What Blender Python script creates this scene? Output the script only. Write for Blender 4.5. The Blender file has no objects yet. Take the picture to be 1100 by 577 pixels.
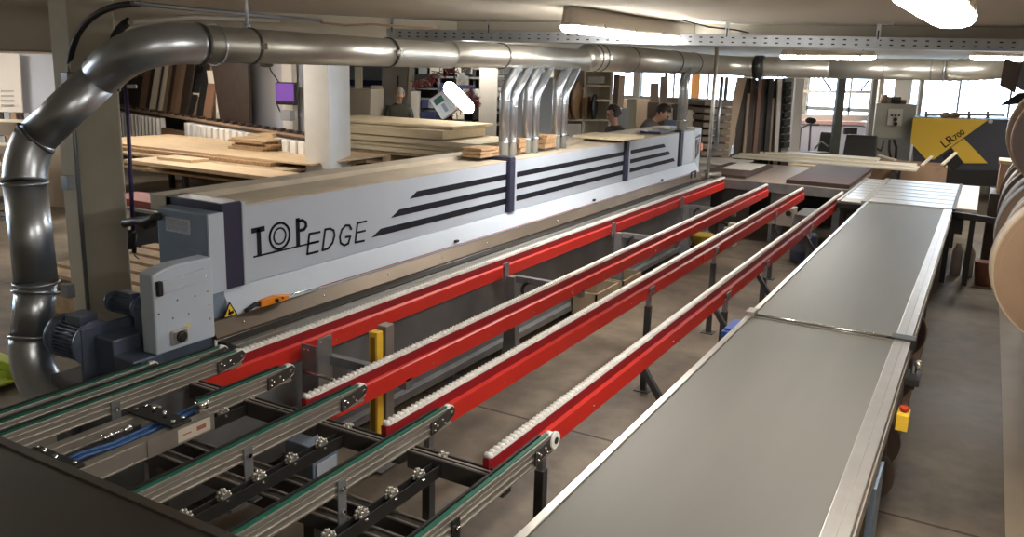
import bpy, bmesh, math, random
from mathutils import Vector, Matrix
random.seed(4)
COL = bpy.context.scene.collection
V = Vector
OFF = {}            # object -> world position of its top-level thing

# ------------------------------------------------------------------ camera geometry
F_PX, CX, CY, HC = 885.0, 550.0, 254.0, 2.5
yaw, pitch, roll = math.radians(29.52), math.radians(11.56), math.radians(-1.56)
_r = V((math.cos(yaw), math.sin(yaw), 0)); _f = V((-math.sin(yaw), math.cos(yaw), 0))
FW = _f*math.cos(pitch) + V((0, 0, -math.sin(pitch)))
_d = FW.cross(_r)
RT = _r*math.cos(roll) + _d*math.sin(roll)
DN = _d*math.cos(roll) - _r*math.sin(roll)
CAM = V((0, 0, HC))
def ray(px, py): return RT*((px-CX)/F_PX) + DN*((py-CY)/F_PX) + FW
def at(px, py, Z): return CAM + ray(px, py)*Z                       # survey helpers: a point in the room
def zat(px, py, z): d = ray(px, py); return CAM + d*((z-HC)/d.z)
def xat(px, py, x): d = ray(px, py); return CAM + d*(x/d.x)
def yat(px, py, y): d = ray(px, py); return CAM + d*(y/d.y)

cam_d = bpy.data.cameras.new('camera'); cam = bpy.data.objects.new('camera', cam_d); COL.objects.link(cam)
m = Matrix((RT, -DN, -FW)).transposed().to_4x4(); m.translation = CAM
cam.matrix_world = m
cam_d.sensor_width = 36; cam_d.lens = F_PX/1100*36; cam_d.shift_y = -(288.5-CY)/1100
cam_d.clip_start = .05; cam_d.clip_end = 200
bpy.context.scene.camera = cam

# ------------------------------------------------------------------ materials
MATS = {}
def mat(name, col, rough=.5, metal=0.0, var=.0, scale=6.0, bump=0.0, emit=None, es=0, stretch=None, col2=None, spec=None, detail=4, coat=0):
    if name in MATS: return MATS[name]
    mt = bpy.data.materials.new(name); mt.use_nodes = True; nt = mt.node_tree; b = nt.nodes['Principled BSDF']
    c = (*col, 1)
    b.inputs['Base Color'].default_value = c; b.inputs['Roughness'].default_value = rough; b.inputs['Metallic'].default_value = metal
    if spec is not None: b.inputs['Specular IOR Level'].default_value = spec
    if coat: b.inputs['Coat Weight'].default_value = coat
    if emit: b.inputs['Emission Color'].default_value = (*emit, 1); b.inputs['Emission Strength'].default_value = es
    if var or bump or col2:
        tc = nt.nodes.new('ShaderNodeTexCoord'); mp = nt.nodes.new('ShaderNodeMapping'); nz = nt.nodes.new('ShaderNodeTexNoise')
        nt.links.new(tc.outputs['Object'], mp.inputs[0]); nt.links.new(mp.outputs[0], nz.inputs[0])
        if stretch: mp.inputs['Scale'].default_value = stretch
        nz.inputs['Scale'].default_value = scale; nz.inputs['Detail'].default_value = detail
        if var or col2:
            rp = nt.nodes.new('ShaderNodeValToRGB')
            a = col2 if col2 else tuple(max(0, x*(1-var)) for x in col)
            bb = col if col2 else tuple(min(1, x*(1+var)) for x in col)
            rp.color_ramp.elements[0].position = .32; rp.color_ramp.elements[1].position = .68
            rp.color_ramp.elements[0].color = (*a, 1); rp.color_ramp.elements[1].color = (*bb, 1)
            nt.links.new(nz.outputs[0], rp.inputs[0]); nt.links.new(rp.outputs[0], b.inputs['Base Color'])
        if bump:
            bp = nt.nodes.new('ShaderNodeBump'); bp.inputs['Strength'].default_value = bump; bp.inputs['Distance'].default_value = .02
            nt.links.new(nz.outputs[0], bp.inputs['Height']); nt.links.new(bp.outputs[0], b.inputs['Normal'])
    MATS[name] = mt; return mt

hood_m  = mat('grey_lacquer', (.48, .55, .65), .42, var=.04, scale=2)
hood_top_m = mat('dusty_lacquer', (.50, .44, .35), .7, var=.1, scale=4)
hood_end_m = mat('blue_grey_lacquer', (.19, .25, .33), .45, var=.05)
navy_m  = mat('navy_lacquer', (.030, .033, .070), .4)
black_m = mat('black_print', (.008, .009, .016), .6, spec=.2)
steel_m = mat('brushed_steel', (.42, .41, .38), .38, .8, var=.12, scale=3, stretch=(1, .1, 1))
brass_m = mat('worn_guide_steel', (.125, .098, .072), .50, .6, var=.2, scale=2.5, stretch=(1, .4, 1))
chain_m = mat('chain_black', (.03, .028, .025), .55, var=.6, scale=60)
galv_m  = mat('galvanised_sheet', (.52, .56, .61), .33, .92, var=.10, scale=5, stretch=(1, 1, .6))
galv_warm = mat('galvanised_duct', (.58, .58, .54), .38, .9, var=.08, scale=5)
clamp_m = mat('clamp_steel', (.13, .12, .11), .5, .6)
alu_m   = mat('aluminium', (.62, .60, .56), .32, .85, var=.05, scale=8)
alu_dk  = mat('aluminium_profile', (.42, .39, .35), .42, .7, var=.08, scale=4)
dkpro_m = mat('dark_profile', (.075, .07, .065), .45, .4, var=.1)
blackst_m = mat('black_steel', (.028, .027, .027), .45, .3)
green_m = mat('green_belt', (.012, .13, .085), .55, var=.1, scale=10)
red_m   = mat('red_lacquer', (.62, .030, .020), .38, var=.06, scale=3)
redd_m  = mat('web_darker_red', (.30, .012, .018), .42, var=.08, scale=3)
white_p = mat('white_plastic', (.90, .88, .84), .45)
base_m  = mat('machine_base_grey', (.19, .20, .215), .40, .25, var=.22, scale=2.2)
legst_m = mat('leg_grey_steel', (.24, .25, .26), .45, .5, var=.15, scale=6)
postdk_m= mat('post_dark_grey', (.06, .062, .065), .5, .3)
belt_m  = mat('grey_conveyor_belt', (.138, .131, .114), .47, var=.10, scale=.9, stretch=(3, .35, 1))
brown_m = mat('brown_laminate', (.060, .034, .027), .62, var=.08)
wood_m  = mat('spruce_plywood', (.60, .44, .27), .6, var=.14, scale=3, stretch=(1, 8, 8))
wood2_m = mat('pale_plywood', (.70, .60, .42), .6, var=.08, scale=3, stretch=(1, 8, 8))
woodd_m = mat('chipboard_edge', (.38, .24, .13), .75, var=.3, scale=30)
palw_m  = mat('pallet_wood', (.42, .30, .18), .75, var=.2, scale=8)
card_m  = mat('cardboard', (.36, .24, .155), .75, var=.05)
conc_m  = mat('column_concrete', (.52, .49, .40), .7, var=.08, scale=3, bump=.05)
white_m = mat('white_paint', (.74, .72, .68), .6, var=.02)
bluew_m = mat('cool_white_paint', (.62, .68, .76), .6)
creamw  = mat('cream_board', (.76, .70, .58), .6)
yellow_m= mat('yellow_lacquer', (.93, .60, .055), .42)
dkblue_m= mat('slate_lacquer', (.055, .06, .085), .5)
rubber  = mat('black_rubber', (.015, .015, .015), .6)
dkbrown = mat('dark_brown_panel', (.045, .030, .024), .5, var=.2)
grey_m  = mat('mid_grey_panel', (.33, .35, .38), .5)
tan_m   = mat('tan_edging', (.24, .155, .095), .55, var=.08, scale=5)
tanw_m  = mat('cream_edging', (.36, .28, .19), .5)
edge_dk = mat('dark_edging', (.10, .07, .055), .5)
blue_m  = mat('blue_plastic', (.02, .07, .33), .45)
hose_m  = mat('blue_hose', (.03, .10, .28), .4)
orange_m= mat('orange_plastic', (.80, .26, .02), .45)
lime_m  = mat('lime_plastic', (.42, .55, .04), .5)
chrome_m= mat('chrome', (.75, .75, .73), .15, 1)
motor_m = mat('motor_blue_grey', (.11, .14, .20), .38, .35, var=.1)
skin_m  = mat('skin', (.52, .30, .21), .55)
hairg_m = mat('grey_hair', (.25, .22, .21), .8, var=.2, scale=60)
hairb_m = mat('dark_hair', (.03, .02, .016), .6, var=.3, scale=60)
shirtd  = mat('dark_olive_shirt', (.035, .036, .028), .8, var=.15, scale=12)
shirtg  = mat('charcoal_shirt', (.05, .052, .058), .8, var=.15, scale=12)
jeans_m = mat('dark_trousers', (.03, .035, .05), .85)
screen_m= mat('purple_screen', (.05, .02, .1), .3, emit=(.20, .07, .36), es=.32, col2=None)
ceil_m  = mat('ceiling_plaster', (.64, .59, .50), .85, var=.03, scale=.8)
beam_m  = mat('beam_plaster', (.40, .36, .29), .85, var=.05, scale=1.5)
lampd_m = mat('lamp_diffuser', (.9, .9, .88), .5, emit=(1, .94, .86), es=26)
lampc_m = mat('lamp_diffuser_cool', (.9, .9, .9), .5, emit=(.78, .87, 1), es=24)
lamph_m = mat('lamp_housing', (.46, .41, .34), .6)
glass_m = mat('window_glass', (1, 1, 1), .02)
glass_m.node_tree.nodes['Principled BSDF'].inputs['Transmission Weight'].default_value = 1
glass_m.node_tree.nodes['Principled BSDF'].inputs['IOR'].default_value = 1.02

# floor: stained concrete slabs with dark joints
def floor_material():
    mt = bpy.data.materials.new('stained_concrete'); mt.use_nodes = True; nt = mt.node_tree; b = nt.nodes['Principled BSDF']; N = nt.nodes.new; L = nt.links.new
    tc = N('ShaderNodeTexCoord')
    n1 = N('ShaderNodeTexNoise'); n1.inputs['Scale'].default_value = .8; n1.inputs['Detail'].default_value = 9; n1.inputs['Roughness'].default_value = .65
    n2 = N('ShaderNodeTexNoise'); n2.inputs['Scale'].default_value = 6; n2.inputs['Detail'].default_value = 8
    L(tc.outputs['Object'], n1.inputs[0]); L(tc.outputs['Object'], n2.inputs[0])
    r1 = N('ShaderNodeValToRGB'); e = r1.color_ramp.elements; e[0].position = .38; e[0].color = (.085, .066, .048, 1); e[1].position = .64; e[1].color = (.25, .205, .152, 1)
    L(n1.outputs[0], r1.inputs[0])
    mx = N('ShaderNodeMixRGB'); mx.blend_type = 'OVERLAY'; mx.inputs[0].default_value = .35
    L(r1.outputs[0], mx.inputs[1]); L(n2.outputs[0], mx.inputs[2])
    br = N('ShaderNodeTexBrick'); br.inputs['Scale'].default_value = 1; br.inputs['Brick Width'].default_value = 4.2; br.inputs['Row Height'].default_value = 6.3
    br.inputs['Mortar Size'].default_value = .012; br.inputs['Mortar Smooth'].default_value = 0; br.offset = 0
    br.inputs['Color1'].default_value = br.inputs['Color2'].default_value = (1, 1, 1, 1); br.inputs['Mortar'].default_value = (.25, .2, .17, 1)
    mp = N('ShaderNodeMapping'); mp.inputs['Location'].default_value = (.85, 1.35, 0); L(tc.outputs['Object'], mp.inputs[0]); L(mp.outputs[0], br.inputs[0])
    m2 = N('ShaderNodeMixRGB'); m2.blend_type = 'MULTIPLY'; m2.inputs[0].default_value = 1; L(mx.outputs[0], m2.inputs[1]); L(br.outputs[0], m2.inputs[2])
    L(m2.outputs[0], b.inputs['Base Color'])
    r2 = N('ShaderNodeMapRange'); r2.inputs['To Min'].default_value = .34; r2.inputs['To Max'].default_value = .7; L(n1.outputs[0], r2.inputs['Value']); L(r2.outputs[0], b.inputs['Roughness'])
    return mt
floor_m = floor_material()

# ------------------------------------------------------------------ mesh builder (world coordinates)
class MB:
    def __init__(s): s.v = []; s.f = []; s.sm = []; s.mi = []
    def _add(s, vs, fs, sm=False, mi=0):
        o = len(s.v); s.v += [V(v) for v in vs]
        for f in fs: s.f.append([i+o for i in f]); s.sm.append(sm); s.mi.append(mi)
        return s
    def box(s, x0, x1, y0, y1, z0, z1, mi=0):
        x0, x1 = min(x0, x1), max(x0, x1); y0, y1 = min(y0, y1), max(y0, y1); z0, z1 = min(z0, z1), max(z0, z1)
        return s._add([(x, y, z) for z in (z0, z1) for x, y in ((x0, y0), (x1, y0), (x1, y1), (x0, y1))],
                      [(3, 2, 1, 0), (4, 5, 6, 7), (0, 1, 5, 4), (1, 2, 6, 5), (2, 3, 7, 6), (3, 0, 4, 7)], mi=mi)
    def obox(s, c, ax, ay, az, mi=0):         # centre and three half-axis vectors
        c, ax, ay, az = V(c), V(ax), V(ay), V(az)
        if ax.cross(ay).dot(az) < 0: ax = -ax
        return s._add([c+ax*a+ay*b+az*d for d in (-1, 1) for a, b in ((-1, -1), (1, -1), (1, 1), (-1, 1))],
                      [(3, 2, 1, 0), (4, 5, 6, 7), (0, 1, 5, 4), (1, 2, 6, 5), (2, 3, 7, 6), (3, 0, 4, 7)], mi=mi)
    def bar(s, a, b, w, h, up=(0, 0, 1), mi=0):   # rectangular bar from a to b
        a, b = V(a), V(b); d = (b-a); u = V(up); sd = d.cross(u)
        if sd.length < 1e-6: sd = d.cross(V((0, 1, 0)))
        sd.normalize(); u = sd.cross(d).normalized()
        return s.obox((a+b)/2, d/2, sd*w/2, u*h/2, mi)
    def wall(s, a, b, z0, z1, t, mi=0):       # upright slab from plan point a to b
        a = V((a[0], a[1], 0)); b = V((b[0], b[1], 0)); d = b-a; n = V((-d.y, d.x, 0)).normalized()
        return s.obox((a+b)/2+n*t/2+V((0, 0, (z0+z1)/2)), d/2, n*t/2, V((0, 0, (z1-z0)/2)), mi)
    def tube(s, pts, r, n=16, cap=True, mi=0, closed=False):
        pts = [V(p) for p in pts]; m_ = len(pts); rs = r if isinstance(r, (list, tuple)) else [r]*m_
        tg = []
        for i in range(m_):
            if closed: t = pts[(i+1) % m_]-pts[i-1]
            else: t = pts[min(i+1, m_-1)]-pts[max(i-1, 0)]
            tg.append(t.normalized())
        u = tg[0].orthogonal().normalized(); o = len(s.v)
        for i in range(m_):
            if i: u = (u-tg[i]*u.dot(tg[i])).normalized()
            w = tg[i].cross(u)
            for k in range(n):
                a = 2*math.pi*k/n; s.v.append(pts[i]+(u*math.cos(a)+w*math.sin(a))*rs[i])
        for i in range(m_ if closed else m_-1):
            j = (i+1) % m_
            for k in range(n):
                k2 = (k+1) % n; s.f.append([o+i*n+k, o+i*n+k2, o+j*n+k2, o+j*n+k]); s.sm.append(True); s.mi.append(mi)
        if cap and not closed:
            s.f.append([o+k for k in range(n)][::-1]); s.sm.append(False); s.mi.append(mi)
            s.f.append([o+(m_-1)*n+k for k in range(n)]); s.sm.append(False); s.mi.append(mi)
        return s
    def cyl(s, a, b, r, n=16, mi=0): return s.tube([a, b], r, n, True, mi)
    def lathe(s, c, axis, prof, n=24, mi=0, cap=True):   # prof: (distance along axis, radius)
        c = V(c); ax = V(axis).normalized(); u = ax.orthogonal().normalized(); w = ax.cross(u); o = len(s.v); m_ = len(prof)
        for d, r in prof:
            for k in range(n):
                a = 2*math.pi*k/n; s.v.append(c+ax*d+(u*math.cos(a)+w*math.sin(a))*max(r, 1e-4))
        for i in range(m_-1):
            for k in range(n):
                k2 = (k+1) % n; s.f.append([o+i*n+k, o+i*n+k2, o+(i+1)*n+k2, o+(i+1)*n+k]); s.sm.append(abs(prof[i][1]-prof[i+1][1]) < abs(prof[i][0]-prof[i+1][0])*2); s.mi.append(mi)
        if not cap: return s
        s.f.append([o+k for k in range(n)][::-1]); s.sm.append(False); s.mi.append(mi)
        s.f.append([o+(m_-1)*n+k for k in range(n)]); s.sm.append(False); s.mi.append(mi)
        return s
    def prism(s, poly, vec, mi=0):            # polygon (3-D points) pushed along vec
        p = [V(q) for q in poly]; n = len(p); vec = V(vec)
        nrm = sum(((p[i]-p[0]).cross(p[i+1]-p[0]) for i in range(1, n-1)), V((0, 0, 0)))
        if nrm.dot(vec) > 0: p = p[::-1]
        q = [a+vec for a in p]
        fs = [list(range(n)), list(range(2*n-1, n-1, -1))] + [[(i+1) % n, i, n+i, n+(i+1) % n] for i in range(n)]
        return s._add(p+q, fs, mi=mi)
    def ball(s, c, r, n=14, sc=(1, 1, 1), mi=0):
        c = V(c); o = len(s.v); m_ = n//2
        for i in range(1, m_):
            t = math.pi*i/m_
            for k in range(n):
                a = 2*math.pi*k/n; s.v.append(c+V((r*sc[0]*math.sin(t)*math.cos(a), r*sc[1]*math.sin(t)*math.sin(a), r*sc[2]*math.cos(t))))
        s.v += [c+V((0, 0, r*sc[2])), c-V((0, 0, r*sc[2]))]; tp = len(s.v)-2
        for i in range(m_-2):
            for k in range(n):
                k2 = (k+1) % n; s.f.append([o+i*n+k, o+(i+1)*n+k, o+(i+1)*n+k2, o+i*n+k2]); s.sm.append(True); s.mi.append(mi)
        for k in range(n):
            k2 = (k+1) % n
            s.f.append([tp, o+k, o+k2]); s.sm.append(True); s.mi.append(mi)
            s.f.append([tp+1, o+(m_-2)*n+k2, o+(m_-2)*n+k]); s.sm.append(True); s.mi.append(mi)
        return s
    def stroke(s, pts, w, x, t=.003, mi=0):   # lettering stroke on an upright plane x = const, points (y, z)
        for (a, b) in zip(pts[:-1], pts[1:]):
            A = V((x+t/2, a[0], a[1])); B = V((x+t/2, b[0], b[1])); d = (B-A); l = d.length; d.normalize()
            ext = w*.25; nn = V((0, -d.z, d.y))
            s.obox((A+B)/2, d*(l/2+ext), nn*w/2, V((t/2, 0, 0)), mi)
        return s
    def build(s, name, mats, parent=None, bevel=0):
        me = bpy.data.meshes.new(name)
        off = OFF.get(parent, V((0, 0, 0))) if parent else V((0, 0, 0))
        me.from_pydata([tuple(v-off) for v in s.v], [], s.f)
        me.polygons.foreach_set('use_smooth', s.sm)
        for q in (mats if isinstance(mats, (list, tuple)) else [mats]): me.materials.append(q)
        me.polygons.foreach_set('material_index', s.mi)
        me.update()
        o = bpy.data.objects.new(name, me); COL.objects.link(o)
        if parent: o.parent = parent
        OFF[o] = off
        if bevel:
            b = o.modifiers.new('bevel', 'BEVEL'); b.width = bevel; b.segments = 2; b.limit_method = 'ANGLE'; b.angle_limit = math.radians(50)
        return o

def tag(o, label, cat=None, group=None, kind=None):
    if label: o['label'] = label
    if cat: o['category'] = cat
    if group: o['group'] = group
    if kind: o['kind'] = kind
    return o
def thing(name, loc, label, cat, group=None):
    o = bpy.data.objects.new(name, None); COL.objects.link(o); o.location = loc; o.empty_display_size = .1
    OFF[o] = V(loc); tag(o, label, cat, group); return o
def solo(name, mb, m_, label, cat, group=None, bevel=0):
    """one-mesh thing with its origin at its base"""
    xs = [v.x for v in mb.v]; ys = [v.y for v in mb.v]; zs = [v.z for v in mb.v]
    c = V(((min(xs)+max(xs))/2, (min(ys)+max(ys))/2, min(zs)))
    mb.v = [v-c for v in mb.v]
    o = mb.build(name, m_, None, bevel); o.location = c; OFF[o] = c
    return tag(o, label, cat, group)
def struct(name, mb, m_, bevel=0):
    o = mb.build(name, m_, None, bevel); o['kind'] = 'structure'; return o
def dup_child(o, parent, delta):
    c = o.copy(); COL.objects.link(c); c.parent = parent; c.location = o.location + V(delta); OFF[c] = OFF[o]
    for g in [k for k in o.children]:
        d = g.copy(); COL.objects.link(d); d.parent = c; OFF[d] = OFF[g]
    return c
def dup_thing(root, delta, label=None):
    r = root.copy(); COL.objects.link(r); r.location = root.location+V(delta); OFF[r] = OFF[root]+V(delta)
    if label: r['label'] = label
    for ch in list(root.children):
        c = ch.copy(); COL.objects.link(c); c.parent = r
        for g in ch.children:
            d = g.copy(); COL.objects.link(d); d.parent = c
    return r
def arc(c, p0, p1, n=8):
    """points of the fillet that joins p0->c->p1 (quadratic)"""
    p0, c, p1 = V(p0), V(c), V(p1)
    return [p0*(1-t)**2+c*2*t*(1-t)+p1*t*t for t in [i/n for i in range(n+1)]]
def ring(mb, c, axis, r, w=.012, t=.008, n=32, mi=0):
    return mb.lathe(c, axis, [(-w/2, r), (-w/2, r+t), (w/2, r+t), (w/2, r)], n, mi, False)
def cubic_text(name, s, size, mt, M4, parent, ext=.002):
    cu = bpy.data.curves.new(name, 'FONT'); cu.body = s; cu.size = size; cu.extrude = ext
    t = bpy.data.objects.new('tmp', cu); COL.objects.link(t)
    dg = bpy.context.evaluated_depsgraph_get(); dg.update()
    me = bpy.data.meshes.new_from_object(t.evaluated_get(dg)); bpy.data.objects.remove(t)
    off = OFF.get(parent, V((0, 0, 0))); me.transform(M4); me.transform(Matrix.Translation(-off))
    me.materials.clear(); me.materials.append(mt)
    o = bpy.data.objects.new(name, me); COL.objects.link(o); o.parent = parent; OFF[o] = off
    return o
# =================================================================== EDGE BANDING MACHINE
def c3(px, py): p = xat(260+px/6.41, 200+py/6.41, -3.75); return (p.y, p.z)
mach = thing('edge_banding_machine', (-4.0, 7.6, 0), 'long grey edge banding machine with black stripes, TOP EDGE lettering and navy frames', 'machine')
XF = -3.75                                   # front face of the hood
hb = [(3.36, 6.49), (6.60, 9.30), (9.42, 11.34), (11.47, 12.05)]
for i, (a, b) in enumerate(hb):
    zt = 1.665
    h = MB().box(XF, -4.30, a, b, 1.185, zt-.008); h.build('hood', hood_m, mach, .006)
    MB().box(XF+.002, -4.12, a+.004, b-.004, zt-.008, zt+.002).build('hood_lid', hood_top_m, mach, .003)
MB().box(-4.14, -4.34, 3.2, 12.05, 1.60, 1.70).build('rear_ledge', hood_top_m, mach, .004)
for i, (a, b, xo) in enumerate([(3.20, 3.345, -3.715), (6.495, 6.585, -3.715), (9.31, 9.41, -3.72), (11.345, 11.46, -3.72)]):
    f = MB().box(xo, xo-.05, a, b, 1.19, 1.665).box(xo, -4.15, a, b, 1.665, 1.70)
    if i == 0: f = MB().box(xo, -4.20, a, b, 1.19, 1.70)
    f.build('hood_frame', navy_m, mach, .006)
    MB().box(xo+.004, xo-.04, b, b+.03, 1.19, 1.69).build('hood_frame_edging', hood_m, mach, .003)
for y in (3.24, 3.30):
    pass
# slanting skirt below the hood and the worn guide below it
sk = [(-3.74, 1.185), (-3.665, 1.05), (-3.665, .985), (-4.3, .985), (-4.3, 1.185)]
MB().prism([(x, 3.2, z) for x, z in sk], (0, 8.95, 0)).build('skirt', hood_m, mach, .003)
MB().tube([(-3.657, 3.9, 1.062), (-3.657, 12.05, 1.062)], .0035, 6).build('pull_cord', mat('red_cord', (.45, .12, .10), .6), mach)
for y in (5.55, 8.3, 10.5): MB().obox((-3.665, y, 1.09), (.012, 0, 0), (0, .02, 0), (0, 0, .009)).build('cord_eyelet', rubber, mach)
gd = [(-3.664, 1.042), (-3.60, .968), (-3.60, .955), (-3.75, .955), (-3.75, 1.042)]
MB().prism([(x, 3.03, z) for x, z in gd], (0, 9.3, 0)).build('guide_rail', brass_m, mach)
for k in range(14): MB().ball((-3.628, 3.25+k*.68, 1.006), .007, 8).build('guide_screw', chrome_m, mach)
MB().box(-3.598, -3.52, 3.03, 12.3, .90, .952).build('transport_chain', chain_m, mach)
for i, (a, b, z) in enumerate([(-3.52, -3.475, .945), (-3.472, -3.425, .94)]):
    MB().box(a, b, 3.05, 12.25, .88, z).build('bearing_rail', steel_m, mach, .003)
MB().box(-3.50, -4.25, 2.45, 12.3, .12, .80).box(-3.47, -3.52, 2.4, 12.3, .80, .90).build('machine_base', base_m, mach, .008)
MB().box(-3.50, -3.47, 3.4, 12.2, .40, .415).build('base_fold', legst_m, mach)
MB().box(-3.52, -3.44, 3.4, 12.2, .09, .15).build('base_foot_rail', legst_m, mach, .004)
for y in (3.0, 5.3, 7.8, 10.2, 12.0):
    MB().box(-3.42, -3.7, y-.08, y+.08, 0, .012).cyl((-3.52, y, 0), (-3.52, y, .14), .02, 10).build('levelling_foot', legst_m, mach)
# stripes: parallel bands on the hood front
for z0, z1, ya, yb, ye in ((1.50, 1.548, 5.02, 5.115, 10.72), (1.385, 1.435, 4.79, 4.893, 10.93), (1.272, 1.322, 4.565, 4.671, 11.15)):
    for (a, b) in ((ya, 6.488), (6.632, 9.298), (9.442, ye)):
        p = [(XF, a, z0), (XF, b+(.08 if b == ye else 0), z0), (XF, b, z1), (XF, a+(yb-ya if a == ya else 0), z1)]
        MB().prism(p, (.002, 0, 0)).build('stripe', black_m, mach)
# TOP EDGE lettering
X = XF+.001
L = MB(); L.stroke([c3(70, 308), c3(147, 292)], .031, X).stroke([c3(112, 300), c3(119, 468)], .031, X); L.build('letter', black_m, mach)
L = MB()
for rx, rz, w in ((.084, .082, .014), (.050, .050, .010)):
    cy, cz = 3.672, 1.431
    pts = [(cy+rx*math.cos(t), cz+rz*math.sin(t)) for t in [2*math.pi*k/40 for k in range(41)]]
    L.stroke(pts, w, X)
L.build('letter', black_m, mach)
L = MB(); L.stroke([c3(381, 228), c3(385, 408)], .031, X)
L.stroke([c3(375, 240), c3(415, 236), c3(436, 250), c3(440, 275), c3(425, 298), c3(385, 308)], .02, X); L.build('letter', black_m, mach)
MB().stroke([(3.455, 1.337), (4.02, 1.337)], .011, X).build('lettering_underline', black_m, mach)
E1 = [[(535, 315), (462, 329), (447, 468), (522, 450)], [(455, 396), (522, 382)]]
D_ = [[(553, 441), (571, 298), (605, 292), (630, 305), (636, 340), (622, 390), (590, 430), (553, 441)]]
G_ = [[(752, 296), (738, 270), (712, 270), (685, 300), (672, 350), (678, 392), (703, 408), (730, 395), (745, 345), (712, 350)]]
E2 = [[(855, 241), (794, 254), (778, 387), (840, 375)], [(788, 320), (847, 306)]]
for letter in (E1, D_, G_, E2):
    L = MB()
    for st in letter: L.stroke([c3(*q) for q in st], .0145, X)
    L.build('letter', black_m, mach)
# near end: blue-grey panel with data plate, gear housing, motors
pn = MB().box(-3.715, -4.14, 3.09, 3.2, .96, 1.655).build('end_panel', hood_end_m, mach, .012)
MB().box(-3.85, -4.06, 3.087, 3.092, 1.52, 1.605).build('data_plate', mat('data_plate', (.55, .58, .66), .5, var=.18, scale=60), pn)
for i in range(7): MB().box(-3.87, -4.04, 3.085, 3.0872, 1.535+i*.009, 1.538+i*.009).build('data_plate_print', grey_m, pn)
MB().box(-3.77, -3.98, 3.082, 3.09, 1.20, 1.44).build('panel_cover', hood_end_m, pn, .004)
MB().box(-3.716, -3.70, 3.09, 3.2, 1.19, 1.652).build('panel_edging', hood_m, mach, .003)
MB().lathe((-4.10, 3.085, 1.60), (0, -1, 0), [(0, .022), (.03, .022), (.03, .014), (.06, .014)], 14).build('hose_connector', rubber, mach)
gb = MB()
gp = [(2.648, 1.405), (2.72, 1.428), (2.80, 1.438), (3.03, 1.436), (3.03, .975), (2.648, .975)]
gb.prism([(-3.612, y, z) for y, z in gp], (-.11, 0, 0)); gbo = gb.build('gear_housing', hood_m, mach, .010)
gb2 = MB().prism([(-3.612, 2.70, 1.30), (-3.612, 2.975, 1.318), (-3.612, 2.975, 1.385), (-3.612, 2.70, 1.368)], (.016, 0, 0)).build('access_door', hood_m, mach, .004)
MB().box(-3.612, -3.585, 2.665, 2.69, 1.295, 1.372).build('door_latch', rubber, mach, .003)
for (y, z) in ((2.675, 1.199), (2.758, 1.153), (2.859, 1.153), (2.793, 1.245), (2.907, 1.241), (2.985, 1.33), (2.99, 1.25), (2.995, 1.17), (2.995, 1.09), (2.98, 1.375)):
    MB().ball((-3.612, y, z), .007, 8, sc=(.6, 1, 1)).build('housing_screw', chrome_m, mach)
sw = MB().box(-3.612, -3.585, 2.735, 2.832, 1.012, 1.088).build('main_switch', alu_m, mach, .006)
MB().lathe((-3.585, 2.785, 1.05), (1, 0, 0), [(0, .030), (.01, .030), (.012, .022), (.02, .02)], 20).build('rotary_knob', rubber, sw)
MB().prism([(-3.611, 2.835, 1.095), (-3.611, 2.865, 1.10), (-3.611, 2.85, 1.075)], (.002, 0, 0)).build('switch_flag', yellow_m, sw)
# warning triangle
wx = -3.663
wt = MB().prism([(wx, 3.125, 1.046), (wx, 3.235, 1.046), (wx, 3.180, 1.135)], (.0035, 0, 0)).build('warning_sign', black_m, mach)
MB().prism([(wx+.0035, 3.14, 1.052), (wx+.0035, 3.22, 1.052), (wx+.0035, 3.18, 1.12)], (.002, 0, 0)).build('sign_face', yellow_m, wt)
MB().obox((wx+.007, 3.183, 1.068), (.002, 0, 0), (0, .018, .004), (0, -.002, .008)).obox((wx+.007, 3.172, 1.08), (.002, 0, 0), (0, .004, 0), (0, 0, .012)).build('sign_symbol', black_m, wt)
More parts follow.
